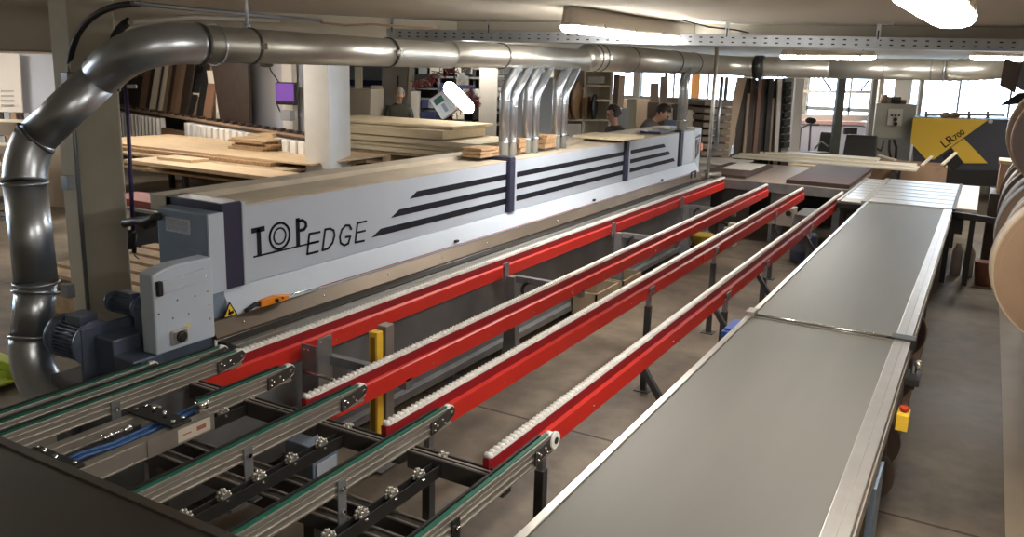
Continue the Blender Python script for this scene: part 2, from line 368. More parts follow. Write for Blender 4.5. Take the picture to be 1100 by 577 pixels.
# orange pull switch on the skirt
ps = MB().prism([(-3.655, 3.385, 1.055), (-3.655, 3.60, 1.055), (-3.655, 3.62, 1.082), (-3.655, 3.50, 1.105), (-3.655, 3.385, 1.098)], (.035, 0, 0)).build('emergency_pull_switch', orange_m, mach, .006)
MB().lathe((-3.617, 3.50, 1.075), (1, 0, 0), [(0, .013), (.012, .011)], 14).lathe((-3.617, 3.55, 1.080), (1, 0, 0), [(0, .006), (.008, .005)], 10).build('switch_button', black_m, ps)
MB().tube([(-3.64, 3.385, 1.075), (-3.635, 3.35, 1.085), (-3.64, 3.31, 1.068), (-3.65, 3.28, 1.055)], .013, 8).build('cable_gland', rubber, ps)
MB().tube([(-3.64, 3.61, 1.075), (-3.645, 3.68, 1.074), (-3.655, 3.9, 1.062)], .006, 8).build('cord_spring', chrome_m, ps)
def motor(cy, cz, x0, x1, r, big):
    """electric motor lying along X, fan cover at the x0 end"""
    d_ = .085 if big else .05
    mt = MB(); mt.lathe((x0, cy, cz), (1, 0, 0), [(0, r*.80), (.012, r*.95), (.025, r), (d_, r), (d_+.002, r*.9)], 36)
    mo = mt.build('electric_motor', motor_m, mach)
    body = MB(); xb = x0+d_
    body.cyl((xb, cy, cz), (x1, cy, cz), r*.80, 32)
    nf = 34 if big else 24
    for k in range(nf):
        a = 2*math.pi*k/nf; d = V((0, math.cos(a), math.sin(a))); t = V((0, -math.sin(a), math.cos(a)))
        body.obox(V(((xb+x1)/2, cy, cz))+d*r*.86, V(((x1-xb)/2-.006, 0, 0)), d*r*.10, t*.0024)
    body.build('cooling_fins', motor_m, mo)
    MB().box((xb+x1)/2-.055 if big else (xb+x1)/2-.05, (xb+x1)/2+.07, cy-r*.45, cy+r*.45, cz+r*.75, cz+r*1.25).build('terminal_box', motor_m, mo, .006)
    MB().lathe((x1-.004, cy, cz), (1, 0, 0), [(0, r*1.05), (.018, r*1.05), (.022, r*.9)], 36).build('flange', motor_m, mo)
    return mo
motor(2.545, 1.005, -4.27, -3.98, .120, True)
motor(2.76, 1.165, -4.13, -3.88, .060, False)
MB().box(-3.98, -3.955, 2.46, 2.80, .70, 1.105).build('mounting_plate', motor_m, mach, .005)
MB().box(-3.955, -3.80, 2.53, 2.78, .72, 1.055).build('gear_case', motor_m, mach, .01)
MB().box(-3.86, -3.64, 2.70, 3.05, .72, 1.20).box(-3.80, -3.63, 2.52, 2.70, .72, .975).build('gear_case', motor_m, mach, .01)

# open top details at the far end of the hood
MB().box(-3.80, -4.10, 10.7, 11.3, 1.675, 1.705).build('top_cover', navy_m, mach, .004)
MB().box(-3.85, -4.10, 9.6, 9.95, 1.668, 1.705).build('top_cover', grey_m, mach, .004)
pe = MB().box(-3.745, -4.35, 12.05, 12.38, .98, 1.69).build('end_cover', hood_m, mach, .015)
MB().prism([(-3.744, 12.09, 1.56), (-3.744, 12.33, 1.60), (-3.744, 12.30, 1.30), (-3.744, 12.14, 1.22)], (.002, 0, 0)).build('end_logo', mat('logo_brown', (.12, .085, .08), .5), pe)
MB().stroke([(12.12, 1.53), (12.28, 1.54), (12.18, 1.44), (12.17, 1.30)], .022, -3.742).build('end_logo_mark', hood_m, pe)
cl = MB().tube([(-3.60, 11.55, 1.01), (-3.60, 11.55, 1.09), (-3.60, 11.75, 1.10), (-3.60, 11.75, 1.0)], .012, 8).build('handle', blackst_m, mach)
MB().cyl((-3.66, 12.15, .985), (-3.45, 12.50, .985), .045, 16).build('outfeed_roller', steel_m, mach)
bd = solo('wooden_board', MB().box(-3.62, -4.28, 8.95, 9.62, 1.703, 1.733), wood2_m, 'short pale board on the machine hood in front of the worker with headphones', 'board', bevel=.003)
for (y, dy, dx, lab) in ((6.42, .30, .20, 'dusty brown offcut pile at the foot of the first pair of steel pipes'), (7.03, .12, .20, 'rough brown wood block between the first and second pairs of steel pipes'), (7.62, .22, .20, 'rough brown wood block between the second and third pairs of steel pipes')):
    b = MB()
    for k in range(3): b.box(-3.98-dx/2+random.uniform(-.02, .02), -3.98+dx/2, y-dy/2+random.uniform(-.03, .02), y+dy/2, 1.70+k*.03 if y < 7 else 1.70+k*.045, 1.725+k*.03 if y < 7 else 1.742+k*.045)
    solo('wood_offcut', b, woodd_m, lab, 'wood offcut', bevel=.004)

# =================================================================== EXTRACTION DUCT
duct = thing('extraction_duct', (-4.0, 7.6, 2.1), 'galvanised round extraction duct running under the ceiling above the machine, with elbows and branch pipes', 'duct')
# vertical drop on the left, slanted run, elbows
A0 = V((-4.35, 2.10, .30)); 
vx, vy = -4.62, 2.62
low = V((vx, vy, .78))
e1 = at(30, 168, 4.62); e2 = at(96, 88, 4.72)
z_h = 2.585
top_end = V((-4.0, 3.33, z_h))
R1 = .112
def seg(name, pts, r, mt=galv_m): return MB().tube(pts, r, 36).build(name, mt, duct)
vt = V((vx, vy, 1.80)); vm = at(39, 303, 4.62); vn = at(34, 362, 4.60)
sl_a = at(38, 149, 4.62); sl_b = at(110, 81, 4.70)
seg('duct_pipe', [vt, vm], R1-.002); seg('duct_pipe', [vm, vn], R1-.006)
seg('duct_elbow', arc(at(27, 166, 4.62), vt, sl_a, 14), R1)
seg('duct_pipe', [sl_a, sl_b], R1-.004)
ce = V((-4.0, 2.90, 2.60))
seg('duct_elbow', arc(ce, sl_b, top_end, 22), R1+.004)
seg('duct_elbow', arc(at(28, 425, 4.60), vn, at(95, 450, 4.45), 16), R1-.002)
for (c, ax) in ((vt, (0, 0, 1)), (vm, (0, 0, 1)), (vm+(vn-vm).normalized()*.055, vn-vm), (sl_a, sl_b-sl_a), (sl_b, sl_b-sl_a), (vn, vm-vn), (top_end, (0, 1, 0)), (top_end+V((0, .11, 0)), (0, 1, 0))):
    ring(MB(), c, ax, R1+.003 if c != sl_b else R1+.006, .016, .006, 36).build('pipe_clamp', clamp_m if c in (sl_a, sl_b, top_end) else galv_m, duct)
# straight run over the machine, growing in steps
runs = [(3.33, 5.9, .105, 2.588), (5.9, 8.7, .112, 2.605), (8.7, 13.3, .158, 2.640)]
for a, b, r, z in runs: seg('duct_pipe', [(-4.0, a, z), (-4.0, b, z)], r, galv_warm)
seg('duct_reducer', [(-4.0, 8.55, 2.61), (-4.0, 8.75, 2.64)], [.113, .159], galv_warm)
for y, r, z in ((3.72, .105, 2.588), (5.08, .105, 2.588), (6.75, .112, 2.605), (8.78, .158, 2.64), (8.95, .158, 2.64), (9.9, .158, 2.64), (11.6, .158, 2.64), (12.5, .158, 2.64)):
    ring(MB(), (-4.0, y, z), (0, 1, 0), r, .02, .008, 36).build('pipe_clamp', clamp_m, duct)
    if y in (3.72, 5.08, 8.95):
        MB().obox((-4.0+r+.012, y, z), (.016, 0, 0), (0, .016, 0), (0, 0, .020)).build('clamp_bolt', chrome_m, duct)
for y, r in ((3.72, .105), (8.9, .158)):
    MB().cyl((-4.02, y, 2.588+r), (-4.02, y, 2.97), .010, 8).lathe((-4.02, y, 2.965), (0, 0, 1), [(0, .035), (.012, .035)], 16).lathe((-4.02, y, 2.588+r), (0, 0, 1), [(0, .022), (.025, .022)], 8).build('hanger_rod', galv_m, duct)
# bend to the right and cross run over the far end, then a flexible elbow
cz = 2.64
seg('duct_elbow', arc((-4.0, 14.0, 2.64), (-4.0, 13.3, 2.64), (-3.40, 14.0, 2.62), 12), .158, galv_warm)
MB().lathe((-3.42, 14.0, 2.62), (1, 0, 0), [(0, .19), (.14, .19)], 24).build('rubber_sleeve', blackst_m, duct)
fl = []
for k in range(31): fl.append((-3.28+k*.035, 14.0, 2.625))
MB().tube(fl, [.165 if k % 2 else .15 for k in range(31)], 28).build('flexible_hose', galv_warm, duct)
seg('duct_pipe', [(-2.23, 14.0, 2.625), (-.62, 14.0, 2.64)], .158, galv_warm)
for x in (-1.45, -.80, -.64): ring(MB(), (x, 14.0, 2.635), (1, 0, 0), .158, .02, .006, 32).build('pipe_clamp', galv_m, duct)
pts = arc((.15, 14.0, 2.66), (-.62, 14.0, 2.64), (.40, 15.2, 2.80), 24)
MB().tube(pts, [.168 if k % 2 else .155 for k in range(25)], 28).build('flexible_hose', galv_warm, duct)
# branch pipes from the hood up into the duct
def branch(x, y, r, zt, dy, dx):
    b = MB().tube([(x, y, 1.66)] + arc((x, y, zt), (x, y, zt-.09), (x+dx*.25, y+dy*.25, zt+.06), 8) + [(x+dx, y+dy, zt+.06+.22)], r, 22)
    o = b.build('branch_pipe', galv_m, duct)
    ring(MB(), (x, y, zt-.10), (0, 0, 1), r, .012, .005, 22).build('pipe_clamp', galv_m, o)
    ring(MB(), (x, y, 1.81), (0, 0, 1), r, .014, .008, 22).build('pipe_clamp', galv_m, o)
    MB().obox((x+r+.01, y, 1.81), (.014, 0, 0), (0, .008, 0), (0, 0, .008)).build('clamp_bolt', chrome_m, o)
for y in (6.75, 7.20, 7.84):
    branch(-3.94, y, .048, 2.30, .34, -.03); branch(-3.93, y+.145, .042, 2.24, .38, -.04)
branch(-3.86, 11.75, .072, 2.34, .34, -.08)

# =================================================================== RED ROLLER RAILS
roller_proto = None
def roller_rail(idx, x, y0, y1, label, legs, name='roller_rail'):
    global roller_proto
    t = thing(name, (x, (y0+y1)/2, 0), label, 'roller rail', 'red roller rails side by side')
    w = .020
    # upper web that carries the rollers and the lower, wider flange
    MB().box(x-.018, x+.012, y0, y1, .860, .925).build('rail_web', redd_m, t, .002)  # web is set in a darker red than the beam
    if idx == 2: spans = [(y0, 7.35), (7.35, 7.9), (7.9, y1)]
    else: spans = [(y0, y1)]
    for i, (a, b) in enumerate(spans):
        dx = .006 if i == 1 else 0
        MB().prism([(x+.012, a, .868), (x+.030+dx, a, .858), (x+.030+dx, a, .765), (x-.022, a, .765), (x-.022, a, .868)], (0, b-a, 0)).build('rail_beam', red_m, t, .002)
    MB().box(x-.020, x+.014, y0+.02, y1, .922, .932).build('roller_seat', white_p, t)
    n = 0; y = y0+.018
    if roller_proto is None:
        roller_proto = MB().lathe((x-.018, y, .935), (1, 0, 0), [(0, .007), (.004, .0135), (.028, .0135), (.032, .007)], 12).build('roller', white_p, t); base = roller_proto; by = y; bx = x; n = 1; y += .0345
    base = roller_proto
    while n < 100:
        c = base.copy(); COL.objects.link(c); c.parent = t
        c.location = (0, y-ROLL0[0]-(t.location.y-ROLL0[1]), 0); n += 1; y += .0345
    rest = MB()
    while y < y1-.01:
        rest.cyl((x-.018, y, .935), (x+.012, y, .935), .0135, 8); y += .0345
    r = rest.build('rollers', white_p, t); r['kind'] = 'stuff'
    for k in range(int((y1-y0)/.62)):
        yy = y0+.4+k*.62
        MB().ball((x+.031, yy, .80), .006, 6).build('rail_screw', chrome_m, t)
    for ly in legs:
        if idx in (2, 3):
            MB().box(x+.047, x+.053, ly-.035, ly+.075, .80, .855).build('bracket', galv_m, t, .002)
            MB().box(x+.015, x+.047, ly-.018, ly+.018, .62, .80).build('leg_slide', galv_m, t, .002)
            MB().box(x+.008, x+.054, ly-.024, ly+.024, 0, .70).build('leg', postdk_m, t, .003)
            MB().box(x-.03, x+.09, ly-.06, ly+.06, 0, .008).build('foot_plate', postdk_m, t)
            if idx == 3:
                MB().bar((x+.03, ly-.25 if ly > 6 else ly+1.3, .77), (x+.50, ly-.25 if ly > 6 else ly+1.3, .10), .035, .035).build('brace', postdk_m, t)
    return t
ROLL0 = (2.73+.018, (2.73+12.6)/2)
RX = [-3.40, -2.66, -2.155, -1.61]
r1 = roller_rail(0, RX[0], 2.73, 12.6, 'red roller rail with white rollers directly beside the machine, first of the four', [])
r2 = roller_rail(1, RX[1], 2.73, 12.2, 'red roller rail with white rollers carried on side arms, second from the machine', [])
r3 = roller_rail(2, RX[2], 2.70, 12.2, 'red roller rail on dark posts with a spliced joint halfway, third from the machine', [3.00, 5.95, 7.72, 10.3])
r4 = roller_rail(3, RX[3], 2.68, 12.1, 'red roller rail with white rollers nearest the grey belt tables, fourth from the machine', [3.12, 6.15, 7.45, 9.6])
# uprights beside the base carry arms out to the second rail
for i, y in enumerate((3.50, 5.80, 8.10, 10.40)):
    st = thing('support_bracket', (-3.27, y, 0), ['grey steel rail support with a big bolted plate, nearest the green belts', 'grey steel rail support, second along the first red rail', 'grey steel rail support, third along the first red rail, behind the wooden crates', 'grey steel rail support farthest from the green belts'][i], 'bracket', 'supports between the first two red rails')
    MB().prism([(-3.34, y-.03, 0), (-3.20, y-.03, 0), (-3.235, y-.03, .80), (-3.305, y-.03, .80)], (0, .08, 0)).build('upright', postdk_m if i == 0 else legst_m, st, .003)
    if i == 0:
        pl = MB().box(-3.20, -3.192, y-.10, y+.02, .63, .935).build('bolted_plate', galv_m, st, .002)
        pl = MB().box(-3.30, -3.18, y-.128, y-.12, .60, .90).build('bolted_plate', legst_m, st, .002)
        for dy in (-.08, 0):  MB().ball((-3.19, y+dy, .915), .007, 8).build('bolt', chrome_m, st)
        for dx in (0, .03): MB().ball((-3.27+dx, y-.13, .87), .008, 8).build('bolt', chrome_m, st)
        MB().cyl((-3.27, y-.14, .74), (-3.02, y-.10, .71), .010, 8).build('threaded_rod', chrome_m, st)
    else:
        MB().box(-3.345, -3.338, y-.035, y+.035, .75, .90).box(-3.33, -3.32, y-.035, y+.035, .66, .91).build('bolted_plate', galv_m, st, .002)
        MB().tube(arc((-3.20, y-.02, .72), (-3.10, y-.02, .78), (-3.14, y-.02, .66), 8), .014, 8).build('clamp_lever', rubber, st)
    MB().bar((-3.24, y+.02, .78), (-2.66, y+.02, .78), .05, .055).build('arm', legst_m, st, .003)
    MB().box(-3.42, -3.12, y-.10, y+.12, 0, .012).build('foot_plate', legst_m, st)
    MB().box(-2.68, -2.63, y-.01, y+.05, .72, .78).build('arm_end', legst_m, st)
py = thing('barrier_post', (-3.06, 3.80, 0), 'yellow and grey light barrier post standing between the first two red rails', 'post')
MB().box(-3.10, -3.035, 3.74, 3.80, .02, .91).build('yellow_profile', yellow_m, py, .006)
MB().box(-3.085, -3.05, 3.737, 3.741, .05, .88).build('sensor_window', mat('amber_window', (.35, .20, .02), .25), py)
MB().box(-3.10, -3.03, 3.82, 3.90, 0, .93).build('post_profile', alu_dk, py, .004)
MB().box(-3.14, -2.99, 3.72, 3.94, 0, .015).build('foot_plate', legst_m, py)
# =================================================================== INFEED CONVEYOR WITH GREEN BELTS
inf = thing('infeed_conveyor', (-2.5, 2.0, 0), 'infeed frame of aluminium profiles with green belts and small wheel rails in the left foreground', 'conveyor')
def green_lane(x, y0, y1, z=.965, wheel=True, endw=True):
    p = MB()
    p.box(x-.018, x+.018, y0, y1, z-.022, z-.004).box(x-.014, x+.014, y0, y1, z-.085, z-.022)
    p.box(x-.020, x+.020, y0, y1, z-.030, z-.024).box(x-.020, x+.020, y0, y1, z-.058, z-.050).box(x-.020, x+.020, y0, y1, z-.088, z-.080)
    o = p.build('belt_profile', alu_dk, inf, .002)
    MB().box(x-.007, x+.010, y0, y1-.02, z-.004, z+.001).build('belt', green_m, o)
    MB().box(x-.020, x-.010, y0, y1-.06, z-.004, z+.008).build('guide_strip', rubber, o)
    if endw:
        MB().prism([(x+.020, y1-.17, z-.085), (x+.020, y1-.02, z-.060), (x+.020, y1+.012, z-.045), (x+.020, y1+.018, z-.022), (x+.020, y1, z-.002), (x+.020, y1-.17, z-.02)], (.007, 0, 0)).build('end_plate', dkpro_m, o, .002)
        for dy, dz in ((-.15, -.035), (-.15, -.065), (-.13, -.05), (-.09, -.035), (-.07, -.06)): MB().ball((x+.028, y1+dy, z+dz), .008, 8).build('bolt', chrome_m, o)
        MB().cyl((x-.012, y1-.01, z-.030), (x+.018, y1-.01, z-.030), .034, 24).build('pulley', green_m if not wheel else white_p, o)
        MB().cyl((x+.018, y1-.01, z-.030), (x+.034, y1-.01, z-.030), .010, 12).build('axle', chrome_m, o)
    return o
GX = [-3.49, -3.37, -2.985, -2.505, -2.0, -1.475]
green_lane(GX[0], 1.69, 2.97); green_lane(GX[1], 1.69, 2.98); green_lane(GX[2], 2.38, 2.96); green_lane(GX[3], 1.69, 2.96); green_lane(GX[4], 1.69, 2.98)
o = green_lane(GX[5], 1.69, 2.98)
MB().cyl((GX[5]+.022, 2.975, .935), (GX[5]+.036, 2.975, .935), .038, 24).build('pulley_flange', white_p, o)
MB().cyl((GX[5]+.036, 2.975, .935), (GX[5]+.040, 2.975, .935), .015, 16).build('pulley_bore', rubber, o)
for gx in (-3.61,): green_lane(gx, 1.69, 2.62, .955, True, True)
# cross beam
cb = MB()
for a, b in ((-3.36, -3.0), (-2.965, -2.52), (-2.485, -2.02), (-1.98, -1.50)):
    cb = MB().box(a, b, 2.635, 2.70, .805, .875).box(a, b, 2.632, 2.642, .868, .884).box(a, b, 2.662, 2.672, .868, .884).box(a, b, 2.692, 2.703, .868, .884)
    c = cb.build('cross_beam', dkpro_m, inf, .002)
    MB().box(a, b, 2.642, 2.648, .884, .886).box(a, b, 2.662, 2.672, .884, .886).build('slot_edge', alu_dk, c)
# small wheel rails
wheel_proto = None
for gx, n, ys in ((-2.965, 2, 2.1), (-2.35, 6, 1.70), (-1.825, 6, 1.70)):
    y1 = 2.73 if n > 2 else 2.72
    r = MB().box(gx-.022, gx-.016, ys+.3 if n == 2 else ys, y1, .815, .868).box(gx+.016, gx+.022, ys+.3 if n == 2 else ys, y1, .815, .868).box(gx-.022, gx+.022, ys+.3 if n == 2 else ys, y1, .812, .816).build('wheel_rail', blackst_m, inf, .002)
    for k in range(n):
        y = 2.685-k*.178
        w = MB()
        for dx in (-.012, .012):
            for q in range(8):
                a = 2*math.pi*q/8
                w.ball((gx+dx, y+.020*math.cos(a), .872+.020*math.sin(a)), .0075, 8)
        w.cyl((gx-.017, y, .872), (gx+.017, y, .872), .016, 12)
        wo = w.build('omni_wheel', alu_m, r)
        MB().cyl((gx-.03, y, .855), (gx+.03, y, .855), .006, 8).build('axle', chrome_m, r)
# low cross profiles, brackets and legs
for y, a, b in ((2.30, -3.35, -1.70), (2.44, -3.30, -1.72)):
    q = MB().box(a, b, y-.03, y+.03, .64, .70)
    q.build('cross_profile', dkpro_m, inf, .002)
    MB().box(a, b, y-.030, y-.018, .70, .708).box(a, b, y+.018, y+.030, .70, .708).build('profile_lips', alu_dk, inf, .001)
MB().box(-1.70, -1.67, 2.26, 2.48, .62, .715).build('end_cap', alu_dk, inf, .002)
MB().box(-3.35, -1.70, 1.50, 1.56, .64, .70).box(-3.35, -1.70, 1.36, 1.42, .64, .70).build('cross_profile', dkpro_m, inf, .002)
for gx in (-3.37, -2.505, -2.0, -1.475):
    for y in (2.22, 1.45):
        br = MB().box(gx+.018, gx+.025, y-.024, y+.024, .715, .935).box(gx+.018, gx+.07, y-.024, y+.024, .708, .715).build('angle_bracket', legst_m if gx != -1.475 else blackst_m, inf, .002)
        MB().cyl((gx+.024, y, .90), (gx+.036, y, .90), .010, 8).build('bolt', chrome_m, br)
        MB().cyl((gx+.024, y, .80), (gx+.036, y, .80), .010, 8).build('bolt', chrome_m, br)
for x in (-3.28, -1.80):
    for y in (2.37, 1.45):
        MB().box(x-.03, x+.03, y-.03, y+.03, 0, .64).build('leg', alu_dk if x > -2 else dkpro_m, inf, .003)
MB().bar((-1.86, 2.37, .60), (-1.45, 2.60, .02), .04, .04).build('brace', alu_dk, inf)
MB().box(-3.3, -1.8, 2.35, 2.39, .22, .27).box(-3.3, -1.8, 1.43, 1.47, .22, .27).build('lower_rail', dkpro_m, inf, .002)
# stop slide with black plates, hoses and label
sl = MB()
for x, y0, y1, h in ((-3.19, 1.70, 2.33, .05), (-2.935, 1.70, 2.40, .085)):
    sl = MB().box(x-.022, x+.022, y0, y1, .915-h, .915).box(x-.026, x+.026, y0, y1, .908, .914).box(x-.026, x+.026, y0, y1, .918-h, .926-h).build('slide_profile', alu_dk, inf, .002)
MB().box(-2.912, -2.908, 2.06, 2.41, .835, .918).build('slide_cover', alu_dk, inf)
MB().box(-2.908, -2.906, 2.21, 2.385, .845, .905).build('label', mat('label_paper', (.62, .55, .46), .7), inf)
MB().box(-2.906, -2.9055, 2.235, 2.28, .87, .876).box(-2.906, -2.9055, 2.31, 2.36, .865, .885).build('label_print', mat('print_red', (.35, .12, .08), .7), inf)
for y in (1.74, 2.245):
    pl = MB().box(-3.22, -2.91, y-.055, y+.045, .918, .930).build('black_plate', rubber, inf, .004)
    for x, dy in ((-3.19, -.03), (-3.19, .02), (-2.94, -.03), (-2.94, .02), (-3.11, 0), (-3.02, -.01)):
        MB().cyl((x, y+dy, .93), (x, y+dy, .942 if x not in (-3.11, -3.02) else .96), .009, 10).build('bolt', chrome_m, pl)
for k, (x, z) in enumerate(((-3.05, .90), (-3.03, .895), (-3.01, .90))):
    MB().tube([(x, 1.71, z), (x-.01, 1.85, z+.004), (x+.01, 2.0, z), (x-.01, 2.4, z), (x-.02, 2.56, z+.01)], .008, 8).build('air_hose', hose_m, inf)
MB().lathe((-3.085, 1.97, .915), (0, 1, 0), [(0, .014), (.05, .014), (.052, .008), (.10, .008), (.102, .015), (.14, .015)], 12).build('hose_fitting', chrome_m, inf)
MB().cyl((-2.975, 2.40, .93), (-2.975, 2.40, .962), .03, 18).build('stop_roller', chrome_m, inf)
# tangle of cables below the frame
for k in range(7):
    y = 1.9+k*.07
    MB().tube([(-2.9+k*.05, y-.3, .45), (-2.75+k*.03, y, .40+.03*(k % 3)), (-2.6, y+.12, .46), (-2.45-k*.04, y-.1, .42)], .008, 6).build('cable', rubber if k % 2 else alu_dk, inf)
MB().box(-3.1, -2.3, 1.3, 2.05, .33, .40).build('cable_tray_floor', dkpro_m, inf, .004)
cc = thing('control_box', (-2.83, 2.95, 0), 'small blue-grey control box with a dark blue side on the floor behind the green belts', 'box')
MB().box(-2.93, -2.74, 2.86, 3.05, .34, .60).build('box_body', hood_end_m, cc, .006)
MB().box(-2.738, -2.732, 2.88, 3.03, .37, .50).build('box_door', hood_m, cc, .002)
MB().box(-2.87, -2.80, 2.92, 2.99, 0, .34).build('box_stand', dkpro_m, cc)

# foreground table
bt = thing('foreground_table', (-2.9, .9, 0), 'dark brown smooth table top filling the bottom left corner', 'table')
MB().box(-4.6, -1.15, .12, 1.695, .93, .965).build('table_top', mat('dark_table_laminate', (.035, .028, .021), .42, var=.1, scale=2), bt, .003)
MB().box(-4.6, -1.15, 1.66, 1.70, .90, .972).build('table_edge', mat('table_edge_brown', (.05, .04, .03), .5), bt, .003)
for x, y in ((-4.5, .2), (-4.5, 1.6), (-1.25, .2), (-1.25, 1.6)): MB().box(x-.03, x+.03, y-.03, y+.03, 0, .93).build('leg', dkpro_m, bt)

# =================================================================== GREY BELT TABLES
def belt_table(y0, y1, label, near):
    t = thing('belt_table', (-.72, (y0+y1)/2, 0), label, 'conveyor table', 'grey belt tables in a line on the right')
    MB().box(-1.175, -.325, y0+.02, y1-.02, .925, .947).build('belt', belt_m, t, .004)
    for yy in (y0+.03, y1-.03): MB().cyl((-1.175, yy, .915), (-.325, yy, .915), .030, 20).build('end_roller', belt_m, t)
    MB().box(-1.21, -1.175, y0, y1, .80, .955).build('side_rail', alu_m, t, .003)
    sr = MB().box(-.325, -.232, y0, y1, .80, .955).build('side_rail', alu_m, t, .003)
    MB().box(-.275, -.272, y0, y1, .955, .9565).build('rail_groove', alu_dk, sr)
    MB().box(-.232, -.226, y0, y1, .82, .90).build('rail_slot', alu_dk, sr)
    MB().box(-1.17, -.33, y0+.1, y1-.1, .80, .90).build('slider_bed', alu_dk, t)
    MB().box(-1.175, -.325, y1-.012, y1-.004, .92, .952).build('end_edge', alu_m, t)
    for yy in ((y0+.6, (y0+y1)/2, y1-.4)):
        for x in (-1.15, -.30): MB().box(x-.03, x+.03, yy-.03, yy+.03, 0, .80).build('leg', postdk_m if near else legst_m, t, .003)
        MB().box(-1.15, -.30, yy-.02, yy+.02, .20, .25).build('cross_bar', postdk_m, t)
    return t
t1 = belt_table(1.30, 5.30, 'wide grey belt table in the right foreground with aluminium side rails', True)
t2 = belt_table(5.36, 11.25, 'wide grey belt table, the far one of two, ending at the roller bed', False)
MB().box(-.345, -.205, 5.30, 5.40, .90, .965).build('belt_bearing', blackst_m, t1, .004)
MB().box(-1.215, -1.16, 5.27, 5.38, .93, .985).build('belt_bearing', alu_dk, t1, .004)
MB().cyl((-1.17, 5.325, .955), (-.22, 5.325, .955), .007, 10).build('tension_rod', chrome_m, t1)
k = MB().box(-.226, -.15, 4.95, 5.14, .80, .84).cyl((-.19, 5.02, .76), (-.19, 5.12, .90), .018, 12).build('clamp_block', blackst_m, t1, .003)
MB().lathe((-.17, 5.10, .86), (0, 0, 1), [(0, .022), (.02, .026), (.04, .024), (.048, .012)], 18).build('clamp_knob', chrome_m, k)
es = MB().box(-.226, -.165, 4.60, 4.72, .66, .75).build('stop_box', yellow_m, t1, .004)
MB().lathe((-.195, 4.66, .75), (0, 0, 1), [(0, .014), (.012, .014), (.014, .024), (.03, .024), (.034, .015)], 18).build('stop_button', mat('stop_red', (.5, .05, .02), .4), es)
MB().box(-.245, -.215, 3.6, 3.9, .02, .78).build('side_panel', hood_end_m, t1, .004)
bx = solo('blue_box', MB().box(-1.30, -1.22, 5.02, 5.32, .76, .90).box(-1.29, -1.225, 5.05, 5.29, .90, .915), blue_m, 'small blue plastic box hung on the left rail where the two belt tables meet', 'box', bevel=.006)
# edge-band coils lying on edge below the tables
def coil(cx, cy, cz, r, th, mface, mrim, name, label, group, tilt=0, face=-1, rim_w=.03):
    t = thing(name, (cx, cy, cz-r), label, 'coil', group)
    ax = V((math.sin(tilt), math.cos(tilt), 0))
    prof = [(0, r*.22)] + [(0 if k % 2 else .003, r*(.22+.76*k/16)) for k in range(17)]
    MB().lathe((cx, cy, cz), ax, [(0, r*.22), (0, r), (th, r), (th, r*.22)], 48).build('band', [mface], t)
    MB().lathe((cx, cy, cz), ax, [(-.004, r*.20), (-.004, r-rim_w), (0, r-rim_w)], 48).build('side_face', [mface], t)
    rm = MB()
    ring(rm, V((cx, cy, cz))+ax*(th/2), ax, r-.004, th*1.02, .008, 48); rm.build('rim', [mrim], t)
    MB().lathe((cx, cy, cz), ax, [(-.008, r*.08), (-.008, r*.2), (th+.004, r*.2)], 24).build('core', card_m, t)
    return t
ul = ['dark coil standing below the near belt table, closest to the camera', 'dark coil just behind it below the near belt table', 'brown coil sticking out below the far belt table beside the table joint', 'brown coil below the far belt table, farther back']
for i, (x, y, r) in enumerate(((-.38, 5.02, .16), (-.40, 5.5, .17), (-.47, 6.25, .25), (-.47, 7.4, .25))):
    coil(x, y, r+.02 if i < 2 else .42, r, .05, edge_dk if i < 2 else brown_m, edge_dk if i < 2 else tan_m, 'edging_coil', ul[i], 'coils below the belt tables')
sh = solo('floor_board', MB().box(-.62, -.26, 5.7, 9.0, .0, .08), palw_m, 'low pale wooden shelf on the floor along the far belt table carrying brown coils', 'shelf', bevel=.004)

# =================================================================== ROLLER BED BEHIND THE BELT TABLES
rt = thing('roller_bed', (-.7, 12.7, 0), 'roller bed of wide bright slats behind the far belt table', 'roller table')
for k in range(7):
    y = 11.42+k*.405
    if y < 14.1: MB().box(-1.20, -.24, y, y+.36, .915, .945).build('slat', alu_m, rt, .01)
for k in range(9):
    y = 11.30+k*.32
    MB().box(-1.52, -1.27, y, y+.27, .90, .93).build('slat', alu_m if k else alu_dk, rt, .008)
MB().box(-1.27, -1.20, 11.28, 14.15, .84, .955).build('side_rail', alu_dk, rt, .004)
MB().box(-.24, -.20, 11.28, 14.15, .84, .96).build('side_rail', blackst_m, rt, .004)
MB().box(-.20, .03, 11.45, 14.1, .90, .95).build('side_cover', white_m, rt, .006)
MB().box(-1.56, -1.52, 11.28, 14.15, .80, .94).build('side_rail', alu_dk, rt, .004)
MB().box(-1.56, .03, 11.27, 11.33, .84, .90).build('front_rail', blackst_m, rt)
MB().cyl((-1.50, 11.32, .84), (-1.25, 11.32, .84), .04, 14).build('drive_roller', rubber, rt)
MB().box(-1.5, -.1, 11.5, 14.0, .62, .82).build('under_frame', dkpro_m, rt)
for x in (-1.5, -.25, .0):
    for y in (11.45, 14.0): MB().box(x-.03, x+.03, y-.03, y+.03, 0, .85).build('leg', postdk_m, rt)
MB().bar((-.23, 11.25, .90), (.24, 11.05, .90), .05, .07).build('arm', blackst_m, rt)
MB().tube([(.22, 11.05, .92), (.25, 11.03, .70), (.22, 11.05, .45)], .012, 8).build('arm_cable', rubber, rt)
for i, (x, y) in enumerate(((-.12, 12.0), (.02, 12.0))):
    solo('canister', MB().lathe((x, y, .0), (0, 0, 1), [(0, .06), (.30, .065), (.36, .05), (.38, .03), (.42, .03)], 16), mat('canister_grey', (.42, .40, .38), .5), ['pale grey canister on the floor beside the roller bed, left one', 'pale grey canister on the floor beside the roller bed, right one'][i], 'canister')
